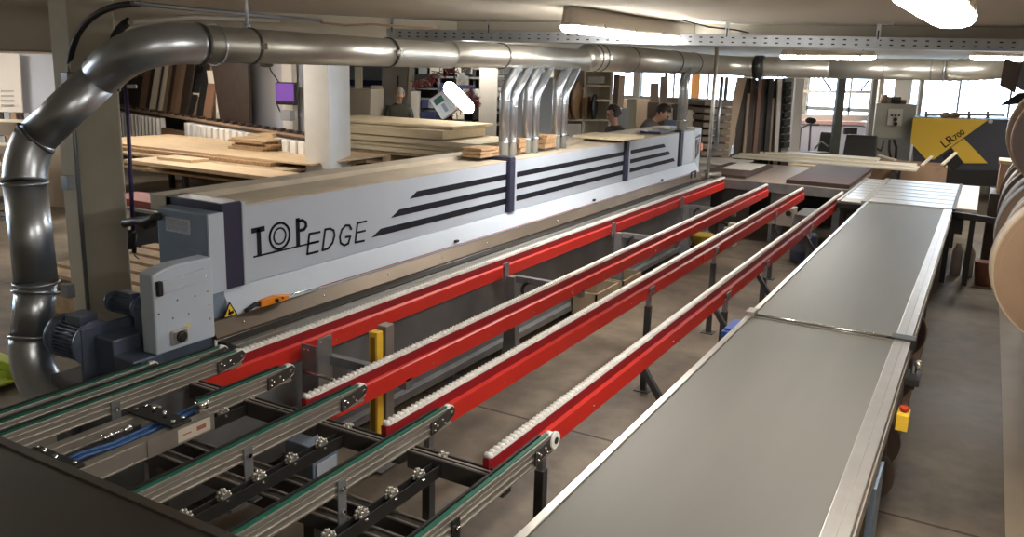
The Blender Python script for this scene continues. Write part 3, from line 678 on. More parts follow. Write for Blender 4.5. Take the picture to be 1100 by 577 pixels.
solo('bucket', MB().lathe((.20, 11.6, 0), (0, 0, 1), [(0, .09), (.28, .12), (.30, .125)], 20), mat('bucket_brown', (.25, .11, .08), .6), 'reddish brown bucket on the floor below the black arm of the roller bed', 'bucket')

# =================================================================== EDGING COIL RACK ON THE RIGHT
rk = thing('coil_rack', (.75, 7.6, 0), 'dark steel rack holding the large edging coils at the right edge of the picture', 'rack')
for y in (4.4, 7.3, 10.6):
    for x in (.62, 1.35): MB().box(x-.03, x+.03, y-.03, y+.03, 0, 2.75).build('upright', postdk_m, rk)
for x in (.62, 1.35):
    for z in (1.10, 2.12, .55): MB().box(x-.02, x+.02, 4.4, 10.6, z-.02, z+.02).build('beam', postdk_m, rk)
MB().box(.60, 1.37, 4.4, 10.6, .30, .33).build('rack_floor', palw_m, rk)
desc = ['tan', 'cream edged brown', 'dark grey', 'tan', 'grey brown', 'brown', 'dark', 'cream edged tan', 'tan', 'dark grey brown', 'tan', 'cream edged brown']
cols = [(tan_m, tanw_m), (tan_m, tanw_m), (mat('edging_grey', (.15, .13, .115), .55), edge_dk), (tan_m, mat('edging_grey', (.15, .13, .115), .55)), (edge_dk, mat('edging_grey', (.15, .13, .115), .55)), (brown_m, tanw_m), (edge_dk, edge_dk), (tan_m, tanw_m), (tan_m, tan_m), (mat('edging_grey', (.15, .13, .115), .55), edge_dk), (tan_m, tanw_m), (brown_m, tanw_m)]
ordn = ['nearest', 'second', 'third', 'fourth', 'fifth', 'sixth', 'seventh', 'eighth', 'ninth', 'tenth', 'eleventh', 'farthest']
for i in range(12):
    y = 5.0+i*.36
    coil(.54+.02*((i*7) % 3), y, 1.55+.015*((i*5) % 3), .42-.006*i, .16, cols[i][0], cols[i][1], 'edging_coil', f'{desc[i]} coil in the lower row of the rack, {ordn[i]} {"one" if i in (0, 11) else "from the camera"}', 'edging coils in the lower row of the rack', tilt=-.1+.05*((i*3) % 4))
coil(.49, 6.3, 2.14, .335, .16, edge_dk, tan_m, 'edging_coil', 'large dark faced edging coil in the upper row of the rack at the right edge', 'edging coils in the upper row of the rack')
coil(.50, 6.6, 2.16, .37, .22, tan_m, tanw_m, 'edging_coil', 'tan edging coil right behind the dark faced one in the upper row', 'edging coils in the upper row of the rack')
cbx = thing('cardboard_box', (.33, 12.6, 1.0), 'tan cardboard box standing behind the rack of coils below the dark reel', 'box')
MB().box(.22, .50, 12.3, 12.8, 1.08, 1.46).build('box_body', card_m, cbx, .004)
MB().box(.20, .52, 12.28, 12.82, 1.46, 1.50).build('box_lid', mat('cardboard_pale', (.55, .42, .28), .7), cbx, .003)
MB().box(.15, .60, 12.2, 12.9, 0, 1.08).build('box_stand', dkbrown, cbx)
# spotlight with barn doors above the rack
sp = thing('spotlight', (.24, 7.1, 2.40), 'black spotlight with flared barn doors at the right edge above the coils', 'spotlight')
MB().lathe((.26, 7.1, 2.55), (-.5, -.8, -.1), [(-.16, .05), (-.14, .09), (.06, .10), (.08, .11)], 24).build('lamp_body', blackst_m, sp)
MB().prism([(.17, 7.0, 2.62), (.06, 6.92, 2.66), (.05, 6.92, 2.47), (.15, 7.0, 2.42)], (-.004, -.008, 0)).build('barn_door', mat('barn_door', (.14, .12, .11), .6), sp)
MB().prism([(.17, 7.0, 2.42), (.07, 6.9, 2.335), (.26, 6.9, 2.36), (.28, 7.0, 2.44)], (0, 0, -.006)).build('barn_door', blackst_m, sp)
MB().tube([(.26, 7.1, 2.62), (.26, 7.1, 2.97)], .012, 8).build('hanger', blackst_m, sp)
MB().tube([(.16, 6.95, 2.66)]+[(.30+.10*math.cos(t), 6.95, 2.55+.11*math.sin(t)) for t in [2.6-.5*k for k in range(7)]], .006, 8).build('yoke', chrome_m, sp)
# =================================================================== SETTING
struct('floor', MB().box(-26, 3.2, -3, 25.2, -.12, 0), floor_m)
struct('trim_1', MB().box(.375, 2.9, -1, 16, 0, .006), mat('painted_floor_strip', (.40, .32, .23), .5, var=.08, scale=2))   # pale strip along the rack
struct('ceiling', MB().box(-26, 3.2, -3, 25.2, 2.98, 3.1), ceil_m)
struct('wall_right', MB().box(3.0, 3.2, -3, 25, 0, 3), beam_m)
struct('wall_front', MB().box(-26, 3.2, -3.2, -3, 0, 3), beam_m)
# beams
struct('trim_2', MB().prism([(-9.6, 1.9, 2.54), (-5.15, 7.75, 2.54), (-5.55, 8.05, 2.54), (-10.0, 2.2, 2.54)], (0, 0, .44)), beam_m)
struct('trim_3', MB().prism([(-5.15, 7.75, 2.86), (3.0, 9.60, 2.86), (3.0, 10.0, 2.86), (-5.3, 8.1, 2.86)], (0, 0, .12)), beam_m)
# back wall with window openings (y = 22)
YB = 23.0
wins = [(-11.6, -9.1, 1.75, 2.75), (-8.9, -5.9, 1.75, 2.75), (-5.7, -4.75, 1.3, 2.75), (-4.2, -2.1, .9, 2.85), (-1.75, 1.5, 1.5, 2.8)]
def wall_with_openings(name, y, x0, x1, z1, ops, m_):
    b = MB(); x = x0
    for (a, c, d, e) in ops:
        b.box(x, a, y, y+.3, 0, z1); b.box(a, c, y, y+.3, 0, d); b.box(a, c, y, y+.3, e, z1); x = c
    b.box(x, x1, y, y+.3, 0, z1); return struct(name, b, m_)
wall_with_openings('wall_back', YB, -26, 3.2, 3.0, wins, mat('back_wall_cream', (.62, .56, .46), .8))
for i, (a, c, d, e) in enumerate(wins):
    f = MB(); t = .05
    f.box(a, c, YB+.1, YB+.16, d, d+t).box(a, c, YB+.1, YB+.16, e-t, e)
    n = max(1, round((c-a)/1.0))
    for k in range(n+1): xx = a+(c-a)*k/n; f.box(xx-t/2, xx+t/2, YB+.1, YB+.16, d, e)
    if i == 3: f.box(a, c, YB+.1, YB+.16, 1.62, 1.72)
    w = struct(f'window_{i+1}', f, mat('window_frame', (.45, .44, .42), .5))
    g = MB().box(a, c, YB+.125, YB+.132, d, e).build('window_pane', glass_m, w)
# outside: pale ground
struct('floor_outside', MB().box(-40, 20, 25.2, 70, -.4, -.3), mat('outside_ground', (.5, .5, .48), .9))
# left wall running back at an angle, with openings that let daylight in
pL0, pL1 = V((-24.5, 15.6, 0)), V((-11.6, 11.55, 0))
W0, W1 = V((-25.5, 16.1, 0)), V((-12.9, 12.15, 0))
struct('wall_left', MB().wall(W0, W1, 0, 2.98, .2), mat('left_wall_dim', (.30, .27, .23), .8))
struct('wall_left_side', MB().box(-10.8, -10.6, -3, 4.3, 0, .7).box(-10.8, -10.6, -3, 4.3, 2.8, 3).box(-10.8, -10.6, -3, -2.4, .7, 2.8).box(-10.8, -10.6, .7, .9, .7, 2.8).box(-10.8, -10.6, 4.0, 4.3, .7, 2.8), beam_m)
for i_, (a_, b_) in enumerate(((-2.4, .7), (.9, 4.0))):
    wf = MB()
    for k in range(5): yy = a_+(b_-a_)*k/4; wf.box(-10.74, -10.68, yy-.03, yy+.03, .7, 2.8)
    w_ = struct(f'window_{i_+6}', wf, mat('window_frame', (.45, .44, .42), .5))
    MB().box(-10.715, -10.708, a_, b_, .7, 2.8).build('window_pane', glass_m, w_)
struct('wall_left_rear', MB().box(-26, -10.6, 4.3, 4.4, 0, 3).box(-26, -25.8, 4.4, 25, 0, 3), beam_m)
# concrete column near the left end of the machine
cA = at(82, 150, 6.0); cB = at(131, 150, 6.0); cA.z = cB.z = 0; dxy = (cB-cA).normalized(); nxy = ray(128, 150); nxy.z = 0; nxy.normalize()
struct('trim_4', MB().prism([cA, cB, cB+nxy*.38, cA+nxy*.38-dxy*.08, cA-dxy*.13+nxy*.09], (0, 0, 2.98)), conc_m, .015)
# white pillar in the middle distance
q0 = at(327, 120, 12.6); q1 = at(353, 120, 12.4); q2 = at(376, 120, 13.6)
for q in (q0, q1, q2): q.z = 0
struct('trim_5', MB().prism([q0, q1, q2, q2+(q0-q1)], (0, 0, 2.98)), white_m)
# grey pillar behind the plywood, seen between the boards and pipes
g0 = at(515, 100, 17); g1 = at(534, 100, 17)
struct('trim_6', MB().wall(g0, g1, 0, 2.98, .3), mat('pillar_grey', (.30, .28, .25), .7))

# =================================================================== CONDUITS, TRAY, LAMPS
def line3(name, pts, r, m_, label, cat, n=8): return solo(name, MB().tube(pts, r, n), m_, label, cat)
kp = at(76, 70, 5.9)
cd = thing('cable_conduit', (kp.x, kp.y, .0), 'black bent conduit curving from the ceiling down along the concrete column', 'conduit')
MB().tube(arc(at(82, 4, 5.6), at(150, 4, 5.4), at(75, 68, 5.92), 18), .022, 10).build('bent_pipe', rubber, cd)
kb = at(80, 300, 5.98)
MB().tube([at(75, 68, 5.92), at(77, 110, 5.92), (at(77, 110, 5.92).x, at(77, 110, 5.92).y, .1)], .016, 10).build('straight_pipe', legst_m, cd)
for py in (85, 196, 312):
    p = at(74, py, 5.88); MB().box(p.x-.05, p.x+.03, p.y-.03, p.y+.03, p.z-.05, p.z+.05).build('junction_box', legst_m, cd, .004)
MB().tube(arc(at(126, 30, 5.5), at(140, 22, 5.5), at(122, 44, 5.5), 6), .028, 10).build('bent_pipe', rubber, cd)
line3('ceiling_conduit', [at(142, 3, 5.2), at(200, 9, 5.9), at(345, 22, 7.3)], .016, legst_m, 'thin grey conduit pipe along the edge of the ceiling above the duct', 'conduit')
line3('ceiling_conduit', [at(140, 24, 5.3), at(210, 18, 6.2), at(300, 22, 7.2)], .020, mat('conduit_pale', (.35, .33, .28), .6), 'thicker pale conduit pipe below the thin one above the duct elbow', 'conduit')
# hanging cable with pendant
hc = thing('hanging_cable', tuple(at(143, 245, 5.6)), 'dark purple cable hanging beside the column with a black pendant at its end', 'cable')
MB().tube([at(135, 92, 5.6), at(139, 160, 5.6), at(143, 248, 5.6)], .014, 8).build('cord', mat('purple_cable', (.035, .02, .09), .5), hc)
MB().tube([at(135, 62, 5.6), at(135, 95, 5.6)], .016, 8).build('cord', rubber, hc)
MB().obox(at(141, 93, 5.6), RT*.035, FW*.01, DN*.012).build('cord_hook', grey_m, hc)
MB().tube([at(140, 247, 5.6), at(141, 268, 5.6)], .022, 10).tube([at(145, 250, 5.6), at(144, 272, 5.6)], .014, 10).build('pendant', rubber, hc)
MB().tube([at(144, 270, 5.6), at(145, 275, 5.6), at(149, 278, 5.6)], .004, 6).build('pendant_wire', rubber, hc)
tl = thing('pneumatic_tool', tuple(at(160, 236, 5.2)), 'dark hand tool with a hose hanging beside the blue-grey end panel of the machine', 'tool')
MB().tube([at(134, 240, 5.3), at(146, 237, 5.25), at(157, 239, 5.2), at(167, 234, 5.15), at(174, 232, 5.1)], [.03, .025, .04, .03, .02], 12).build('tool_body', blackst_m, tl)
MB().prism([at(148, 236, 5.2), at(155, 246, 5.2), at(166, 242, 5.2), at(170, 234, 5.2)], FW*.04).build('tool_grip', rubber, tl)
MB().tube([at(172, 206, 5.1), at(171, 215, 5.1), at(176, 232, 5.0)], .012, 8).build('tool_hose', rubber, tl)
# cable tray
tr = thing('cable_tray', (-2.2, 8.1, 2.76), 'long perforated metal cable tray hanging across the room below the ceiling', 'cable tray')
ta, tb = V((-5.72, 7.10, 2.815)), V((2.2, 9.24, 2.815))
td = (tb-ta).normalized(); tn = V((td.y, -td.x, 0))     # towards the camera
ln = (tb-ta).length
MB().bar(ta-tn*.2+V((0, 0, -.048)), tb-tn*.2+V((0, 0, -.048)), .40, .004).build('tray_floor', galv_m, tr)
MB().bar(ta-tn*.4, tb-tn*.4, .004, .10).build('tray_side', galv_m, tr)
MB().bar(ta+V((0, 0, .05))-tn*.005, tb+V((0, 0, .05))-tn*.005, .014, .004).bar(ta+V((0, 0, -.05))-tn*.005, tb+V((0, 0, -.05))-tn*.005, .014, .004).build('tray_lip', galv_m, tr)
s = .05; hl = MB().bar(ta, tb, .004, .10)
while s < ln:
    for dz in (-.020, .022):
        c = ta+td*s+tn*.0035+V((0, 0, dz)); hl.obox(c, td*.014, tn*.001, V((0, 0, .006)), 1)
    s += .10
hl.build('tray_side', [galv_m, rubber], tr)
for px_ in (421, 525, 780, 942):
    s = min(range(0, 800), key=lambda k: abs((lambda q: CX+F_PX*(q-CAM).dot(RT)/(q-CAM).dot(FW))(ta+td*k*.01)-px_))*.01
    c = ta+td*s
    h = MB().obox(c+tn*.008+V((0, 0, .06)), td*.018, tn*.003, V((0, 0, .105))).build('tray_hanger', galv_m, tr)
    MB().obox(c+tn*.012+V((0, 0, .07)), td*.006, tn*.001, V((0, 0, .04))).build('hanger_slot', rubber, h)
    MB().obox(c+td*.05+V((0, 0, .162)), td*.07, tn*.02, V((0, 0, .003))).build('hanger_foot', galv_m, h)
for i in range(2):
    MB().tube([ta+td*(1.0+.1*i)-tn*.1+V((0, 0, .03)), ta+td*3-tn*(.15+.1*i)+V((0, 0, .02)), ta+td*7-tn*.2+V((0, 0, .03))], .012, 6).build('cable', rubber, tr)
line3('ceiling_cable', [at(345, 24, 7.3), at(370, 27, 7.6), at(400, 26, 7.7), at(470, 31, 7.9)], .010, tan_m, 'tan cable draped from the ceiling onto the left end of the cable tray', 'cable')
line3('ceiling_cable', [at(734, 22, 7.3), at(762, 29, 7.7), at(790, 32, 8.0), at(818, 38, 8.3), at(828, 40, 8.3)], .007, rubber, 'thin dark cable sagging from the ceiling behind the right end of the first lamp', 'cable')
line3('steel_pole', [(-3.55, 12.2, .95), (-3.55, 12.2, 2.97)], .028, galv_warm, 'thin galvanised pole standing from the far end of the machine up to the ceiling', 'pole', 12)

def lamp(a, b, w, h, label, em, name='fluorescent_lamp', down=V((0, 0, -1)), clips=3):
    a, b = V(a), V(b); c = (a+b)/2; t = thing(name, tuple(c), label, 'lamp', 'fluorescent ceiling lamps')
    d = (b-a).normalized(); sd = d.cross(down).normalized(); up = -down; L_ = (b-a).length
    def shell(z0, z1, wt, wb, nm, m_, rnd):
        n = 28; vs = []; mb = MB(); rows = 5
        for j in range(rows+1):
            f = j/rows; z = z0+(z1-z0)*f
            wid = (wb+(wt-wb)*math.sqrt(max(0, 1-(1-f)**2))) if rnd else (wb+(wt-wb)*f)
            for k in range(n):
                a_ = 2*math.pi*k/n; cx_ = math.cos(a_); sy_ = math.sin(a_)
                sgn = 1 if cx_ > 0 else -1
                q = c + d*(sgn*(L_/2-w/2)+cx_*wid/2) + sd*sy_*wid/2 + up*z
                vs.append(q)
        fs = [[j*n+k, j*n+(k+1) % n, (j+1)*n+(k+1) % n, (j+1)*n+k] for j in range(rows) for k in range(n)]
        fs += [list(range(n))[::-1], [rows*n+k for k in range(n)]]
        mb._add(vs, fs, False)
        for i_ in range(rows*n): mb.sm[i_] = True
        return mb.build(nm, m_, t)
    shell(-.055, 0, w, w*.45, 'diffuser', em, True)
    shell(0, h, w*.75, w*1.0, 'housing', lamph_m, False)
    if down.z < -.9:
        for s_ in (-1, 1):
            p = c+d*L_*.36*s_; MB().cyl(p+up*h*.9, V((p.x, p.y, 2.985)), .008, 8).build('hanger_rod', lamph_m, t)
    for k in range(clips):
        p = c+d*(L_*(-.32+.64*k/max(1, clips-1)))
        for s_ in (-1, 1): MB().obox(p+sd*s_*w*.485+up*.012, d*.012, sd*.006, up*.022).build('clip', lamph_m, t)
    return t
lamp(zat(608, 27, 2.835), zat(749, 43, 2.835), .175, .142, 'long bright fluorescent lamp with pale housing above the rails, left of the glaring one', lampd_m, clips=4)
fa = yat(1024, 30, 4.3); na = yat(984, 10, 2.9); fa.z = na.z = 2.78
lamp(na, fa, .19, .10, 'glaring fluorescent lamp at the top edge above the grey belt tables, seen nearly end on', lampd_m)
lamp(at(838, 59.5, 11.6), at(941, 60.5, 11.4), .17, .07, 'distant fluorescent lamp glowing below the cable tray above the dark boards', lampd_m)
lamp(at(1042, 60, 10.9), at(1150, 62, 10.6), .17, .07, 'distant fluorescent lamp at the right edge above the yellow machine', lampd_m)
lt = lamp(at(478, 90, 12.5), at(508, 120, 12.5), .24, .06, 'tilted glaring lamp hanging in the background beside the red garland', lampc_m, down=V((.25, -.8, -.5)).normalized(), clips=0)
MB().tube([at(488, 98, 12.56), V((at(488, 98, 12.6).x, at(488, 98, 12.6).y, 2.985))], .01, 6).build('suspension', blackst_m, lt)
# added fill lamps, unseen, lighting the hall beyond the frame and behind the beam
lamp((-9.5, 14.4, 2.80), (-8.1, 14.1, 2.80), .17, .08, 'unseen fill lamp added under the ceiling of the back hall above the far plywood', lampd_m)
lamp((-11.0, 8.6, 2.85), (-9.5, 8.4, 2.85), .17, .08, 'unseen fill lamp added under the ceiling above the large plywood stack', lampd_m)

for (x, y) in ((.9, -.6), (-9.5, .6), (-13.0, 4.7)):  # extra lamps put outside the view to brighten the hall
    lamp((x, y, 2.85), (x+.5, y+1.45, 2.85), .17, .08, 'added unseen fill lamp on the ceiling outside the left and upper picture edge', lampd_m)
for (x, y) in ((-13.8, 9.3), (-7.5, 17.5), (-3.5, 20.0), (.25, 15.4)):  # extra lamps put out of sight to brighten the far boards and machines
    lamp((x, y, 2.85), (x+.5, y+1.45, 2.85), .17, .08, 'added unseen fill lamp hidden behind the duct and the ceiling beam', lampd_m)
# =================================================================== BACKGROUND
def flat(p, z=0): return V((p.x, p.y, z))
def slab(px0, px1, Z0, Z1, z0, z1, t):
    """upright slab between two sight lines at depths Z0, Z1, standing from z0 to z1"""
    return MB().wall(at(px0, 100, Z0), at(px1, 100, Z1), z0, z1, t)
def zpy(px, py, Z): return at(px, py, Z).z
def upright(name, px0, px1, py0, py1, Z, t, m_, label, cat, group=None, lean=0, Z1=None):
    a = at(px0, py1, Z); b = at(px1, py1, Z1 or Z); zt = at((px0+px1)/2, py0, Z).z; zb = at((px0+px1)/2, py1, Z).z
    a.z = b.z = 0; d = b-a; n = V((-d.y, d.x, 0)).normalized()
    h = zt-zb; zl = 0 if name not in HUNG else zb; mb = MB(); ln_ = RT*(lean/F_PX*Z) + n*abs(h)*.06
    q = [V((a.x, a.y, zl))-ln_*((zb-zl)/h), V((b.x, b.y, zl))-ln_*((zb-zl)/h), V((b.x, b.y, zt))+ln_, V((a.x, a.y, zt))+ln_]
    mb.prism(q, n*t)
    return solo(name, mb, m_, label, cat, group)

HUNG = ('notice_sheet', 'wall_board', 'blue_band', 'orange_curtain', 'wall_socket_box', 'white_stand')
# --- near plywood stack on pallets
ps1 = thing('pallet', (-11, 9.9, 0), 'long low wooden pallet carrying the large front plywood sheets', 'pallet')
MB().box(-14.2, -9.05, 8.95, 10.9, .86, .90).build('top_deck', palw_m, ps1, .003)
for x in (-13.6, -12.1, -10.9, -9.35):
    MB().box(x-.07, x+.07, 9.0, 10.9, .68, .86).build('block', palw_m, ps1, .003)
MB().box(-14.3, -9.3, 8.9, 10.95, .64, .68).build('bottom_deck', palw_m, ps1, .003)
for x in (-13.8, -11.4, -9.6):
    for y in (9.1, 10.7): MB().box(x-.04, x+.04, y-.04, y+.04, 0, .64).build('trestle_leg', postdk_m, ps1)
solo('plywood_sheet', MB().box(-11.9, -8.30, 8.35, 8.95, .84, .90), wood_m, 'narrow plywood board lying in front of and below the big sheets', 'board', 'plywood sheets in the front stack', .003)
solo('plywood_sheet', MB().box(-14.4, -8.78, 9.28, 11.15, .965, .995), wood_m, 'largest pale plywood sheet on top of the front stack', 'board', 'plywood sheets in the front stack', .003)
solo('plywood_sheet', MB().box(-14.2, -9.5, 9.15, 11.0, .905, .96), woodd_m, 'darker sheet directly below the largest plywood sheet', 'board', 'plywood sheets in the front stack', .003)
solo('wood_offcut', MB().box(-11.55, -10.75, 8.7, 9.05, .90, .945), wood_m, 'small flat offcut on the edge of the lower plywood board', 'wood offcut', None, .003)
for i in range(5):
    j = .04*((i*7) % 3-1)
    solo('chipboard_panel', MB().box(-11.35+j, -10.5+j*1.5, 10.05+j, 11.12+j*.3, .997+i*.040, 1.033+i*.040), wood_m if i == 4 else woodd_m,
         ['lowest', 'second', 'third', 'fourth', 'topmost'][i]+' panel of the small square stack on the big plywood sheet', 'board', 'small square stack of panels', .003)
for i, (x, y, w) in enumerate(((-11.2, 10.6, .34), (-10.9, 10.6, .32), (-10.9, 10.6, .26), (-10.62, 10.85, .24))):
    solo('wood_offcut', MB().box(x-w/2, x+w/2, y-.17, y+.17, 1.196+(.037 if i == 2 else 0), 1.231+(.037 if i == 2 else 0)), wood_m,
         ['left offcut on top of the square stack of panels', 'middle offcut on top of the square stack, with another on it', 'smallest offcut lying on the middle offcut', 'right offcut on top of the square stack of panels'][i], 'wood offcut', 'offcuts on the square stack', .003)
# lower pallets behind the machine at the left
lp = thing('pallet', (-7.2, 6.0, 0), 'low wooden slatted pallet on the floor between the column and the machine end panel', 'pallet')
for k in range(7): MB().box(-8.2, -5.5, 4.6+k*.26, 4.78+k*.26, .36, .40).build('board', palw_m, lp, .003)
for k in range(3): MB().box(-8.1+k*1.2, -7.9+k*1.2, 4.6, 6.35, .20, .36).build('bearer', palw_m, lp)
MB().box(-8.2, -5.5, 4.6, 6.3, .0, .18).build('bottom_boards', palw_m, lp)
tr2 = thing('trolley', (-9.4, 6.9, 0), 'dark trolley with metal bars below the front plywood stack', 'trolley')
for k in range(4): MB().box(-10.6, -8.0, 6.6+k*.22, 6.66+k*.22, .58, .62).build('bar', legst_m, tr2)
for x in (-10.5, -9.3, -8.1): MB().box(x-.04, x+.04, 6.6, 7.3, 0, .58).build('leg', postdk_m, tr2)
MB().box(-10.0, -9.0, 6.7, 7.2, .62, .70).build('red_tray', mat('dull_red', (.25, .06, .05), .6), tr2)
MB().lathe((-7.9, 6.8, .30), (1, 0, 0), [(0, .13), (.06, .13)], 18).build('wheel', rubber, tr2)
# --- rear plywood stack
ps2 = thing('pallet', (-10.6, 15.4, 0), 'wooden pallet carrying the rear stack of pale plywood', 'pallet')
MB().box(-11.6, -7.6, 12.2, 13.8, .86, .92).build('top_deck', palw_m, ps2)
for x in (-11.3, -9.65, -7.9): MB().box(x-.1, x+.1, 12.2, 13.8, .70, .86).build('block', palw_m, ps2)
MB().box(-11.6, -7.6, 12.2, 13.8, .66, .70).build('bottom_deck', palw_m, ps2)
for x in (-11.3, -9.6, -7.9): MB().box(x-.08, x+.08, 12.3, 13.7, 0, .66).build('support', dkbrown, ps2)
for i, (x0, x1, y0, y1, z, tt) in enumerate(((-11.6, -7.5, 12.15, 13.8, .92, .08), (-11.6, -7.45, 12.2, 13.8, 1.01, .08), (-11.6, -7.55, 12.1, 13.8, 1.10, .09), (-11.6, -8.35, 12.15, 13.6, 1.21, .16), (-11.6, -8.3, 12.4, 13.8, 1.385, .05))):
    solo('plywood_sheet', MB().box(x0, x1, y0, y1, z, z+tt), wood2_m, ['bottom', 'second', 'third', 'fourth, thickest', 'top'][i]+' pale sheet of the rear plywood stack behind the machine', 'board', 'plywood sheets in the rear stack', .004)
# --- radiators along the left wall
rd = (W1-W0).normalized(); rn = V((rd.y, -rd.x, 0))
rtop = 1.24
def along(px, off, z): # a point on the radiator line seen at px
    a_ = W0+rn*off; r_ = ray(px, 120); r2 = V((r_.x, r_.y)); # solve in plan
    det = r2.x*(-rd.y)+rd.x*r2.y; t_ = (a_.x*(-rd.y)+rd.x*a_.y)/det
    return V((r2.x*t_, r2.y*t_, z))
for i, (pa, pb, lab) in enumerate(((112, 172, 'white ribbed radiator at the left, partly behind the hanging cable'), (201, 332, 'white ribbed radiator behind the square stack of panels'))):
    a, b = along(pa, .9, 0), along(pb, .9, 0)
    rad = thing('radiator', tuple((a+b)/2), lab, 'radiator', 'radiators along the left wall')
    L_ = (b-a).length; d = (b-a).normalized(); n_ = int(L_/ (.28 if i else .22))
    if i == 0:
        MB().wall(a, b, .35, rtop-.05, .10).build('panel', white_m, rad)
        mb = MB()
        for k in range(n_): c = a+d*(k+.5)*L_/n_; mb.obox(c-V((-d.y, d.x, 0))*.03+V((0, 0, .76)), d*.035, V((-d.y, d.x, 0))*.04, V((0, 0, .42)))
        mb.build('ribs', white_m, rad)
    else:
        for k in range(n_):
            c = a+d*(k+.5)*L_/n_; nn = V((-d.y, d.x, 0))
            MB().obox(c+V((0, 0, .75)), d*L_/n_*.36, nn*.10, V((0, 0, .455))).build('rib', white_m, rad, .03)
    MB().wall(a+V((0, 0, 0)), b, rtop-.02, rtop+.02, .25).build('shelf_board', brown_m, rad)
pa_, pb_ = along(172, .95, 0), along(201, .95, 0)
solo('wooden_board', MB().wall(pa_, pb_, .3, 1.0, .06), mat('panel_brown', (.25, .14, .09), .6), 'brown wooden panel between the two radiators', 'panel')
rk1 = along(205, .82, 0); rk2 = along(330, .82, 0); dd = (rk2-rk1).normalized(); Lr = (rk2-rk1).length
rack = thing('peg_rail', tuple((rk1+rk2)/2), 'wooden rail with dark pegs running above the radiators', 'rail')
MB().bar(V((along(125, .82, 0).x, along(125, .82, 0).y, 1.27)), V((rk2.x, rk2.y, 1.27)), .12, .05).build('rail', card_m, rack)
for k in range(24):
    c = along(130+8.6*k, .80, 1.31); MB().obox(c, dd*.07, V((-dd.y, dd.x, 0))*.05, V((0, 0, .04))).build('peg', dkbrown, rack)
# --- boards leaning on the left wall
spec = [(124, 140, 96, 'dk'), (134, 149, 92, 'dk'), (146, 153, 70, 'tan'), (153, 157, 70, 'dk'), (157, 164, 70, 'w'), (163, 167, 70, 'dk'), (166, 171, 70, 'w'), (171, 175, 70, 'tan'),
        (175, 179, 70, 'dk'), (179, 184, 70, 'br'), (184, 189, 70, 'tan'), (189, 197, 70, 'dk'), (197, 203, 78, 'bl'), (203, 208, 84, 'br'), (207, 214, 68, 'bl'), (214, 222, 66, 'br2')]
mm = {'dk': dkbrown, 'tan': tan_m, 'w': creamw, 'br': mat('board_brown', (.20, .12, .075), .6), 'bl': blackst_m, 'br2': mat('board_red_brown', (.24, .13, .08), .55)}
names = {'dk': 'dark brown', 'tan': 'tan', 'w': 'cream', 'br': 'brown', 'bl': 'black', 'br2': 'reddish brown'}
prev = 'the column'
for i, (a_, b_, py, c_) in enumerate(spec):
    A = along(a_+3, .75, 0); B = along(b_+3, .75, 0); zt = zpy(a_, py-8, 19)
    mb = MB(); nn = V((-rd.y, rd.x, 0))
    q = [flat(A, 1.30), flat(B, 1.30), flat(B, 2.75 if py < 75 else 2.2-(py-80)*.012)+nn*.30, flat(A, 2.75 if py < 75 else 2.2-(py-80)*.012)+nn*.30]
    mb.prism(q, nn*.04)
    solo('leaning_board', mb, mm[c_], f'{names[c_]} board leaning on the left wall above the radiators, number {["one","two","three","four","five","six","seven","eight","nine","ten","eleven","twelve","thirteen","fourteen","fifteen","sixteen"][i]} from the left', 'board', 'boards leaning on the left wall')
A, B = along(210, .6, 0), along(234, .6, 0); C_, D_2 = along(224, .6, 0), along(232, .6, 0)
nn = V((-rd.y, rd.x, 0))
mb = MB().prism([flat(A, 1.29), flat(B, 1.29), flat(D_2, 2.28), flat(C_, 2.28), flat(along(226, .6, 0), 1.80), flat(along(208, .6, 0), 1.80)], nn*.05)
solo('cut_panel', mb, creamw, 'pale panel with a stepped cut out leaning in front of the brown boards', 'panel')
A, B = along(236, .68, 0), along(268, .68, 0)
solo('large_panel', MB().prism([flat(A, 1.29), flat(B, 1.29), flat(along(268, .68, 0), 2.7), flat(along(228, .68, 0), 2.7)], nn*.05), dkbrown, 'large very dark brown panel leaning beside the white wall with the screen', 'panel')
# --- white wall piece with screen
wv0, wv1 = at(258, 100, 16.4), at(325, 100, 15.0)
struct('trim_7', MB().wall(wv0, wv1, 0, 2.98, .25), mat('cool_wall', (.50, .52, .58), .7))
struct('trim_8', MB().wall(at(303, 100, 15.2), at(314, 100, 14.95), 0, 2.98, .1), white_m)
sc0 = at(308, 100, 14.9)
mn = thing('wall_screen', tuple(at(308, 110, 14.9)), 'small screen with purple picture in a black frame hung on the white wall', 'screen')
wn = (at(325, 100, 14.7)-at(290, 100, 14.9)); wn.z = 0; wn.normalize(); wq = V((wn.y, -wn.x, 0))
c = at(308, 100.5, 14.75)
MB().obox(c, wn*.21, wq*.05, V((0, 0, .20))).build('screen_frame', rubber, mn, .03)
MB().obox(c+wq*.052+V((0, 0, .025)), wn*.175, wq*.004, V((0, 0, .155))).build('screen_glass', screen_m, mn)
MB().tube([at(288, 68, 14.9), at(291, 76, 14.9), at(300, 89, 14.85)], .012, 6).tube([at(297, 110, 14.85), at(300, 118, 14.85), at(304, 124, 14.85)], .012, 6).build('screen_cable', rubber, mn)
MB().ball(at(286, 70, 14.8), .13, 14, (1, 1, .3)).build('camera_dome', blackst_m, mn)
MB().obox(at(309, 124, 14.8), wn*.10, wq*.08, V((0, 0, .09))).build('wall_box', grey_m, mn, .01)
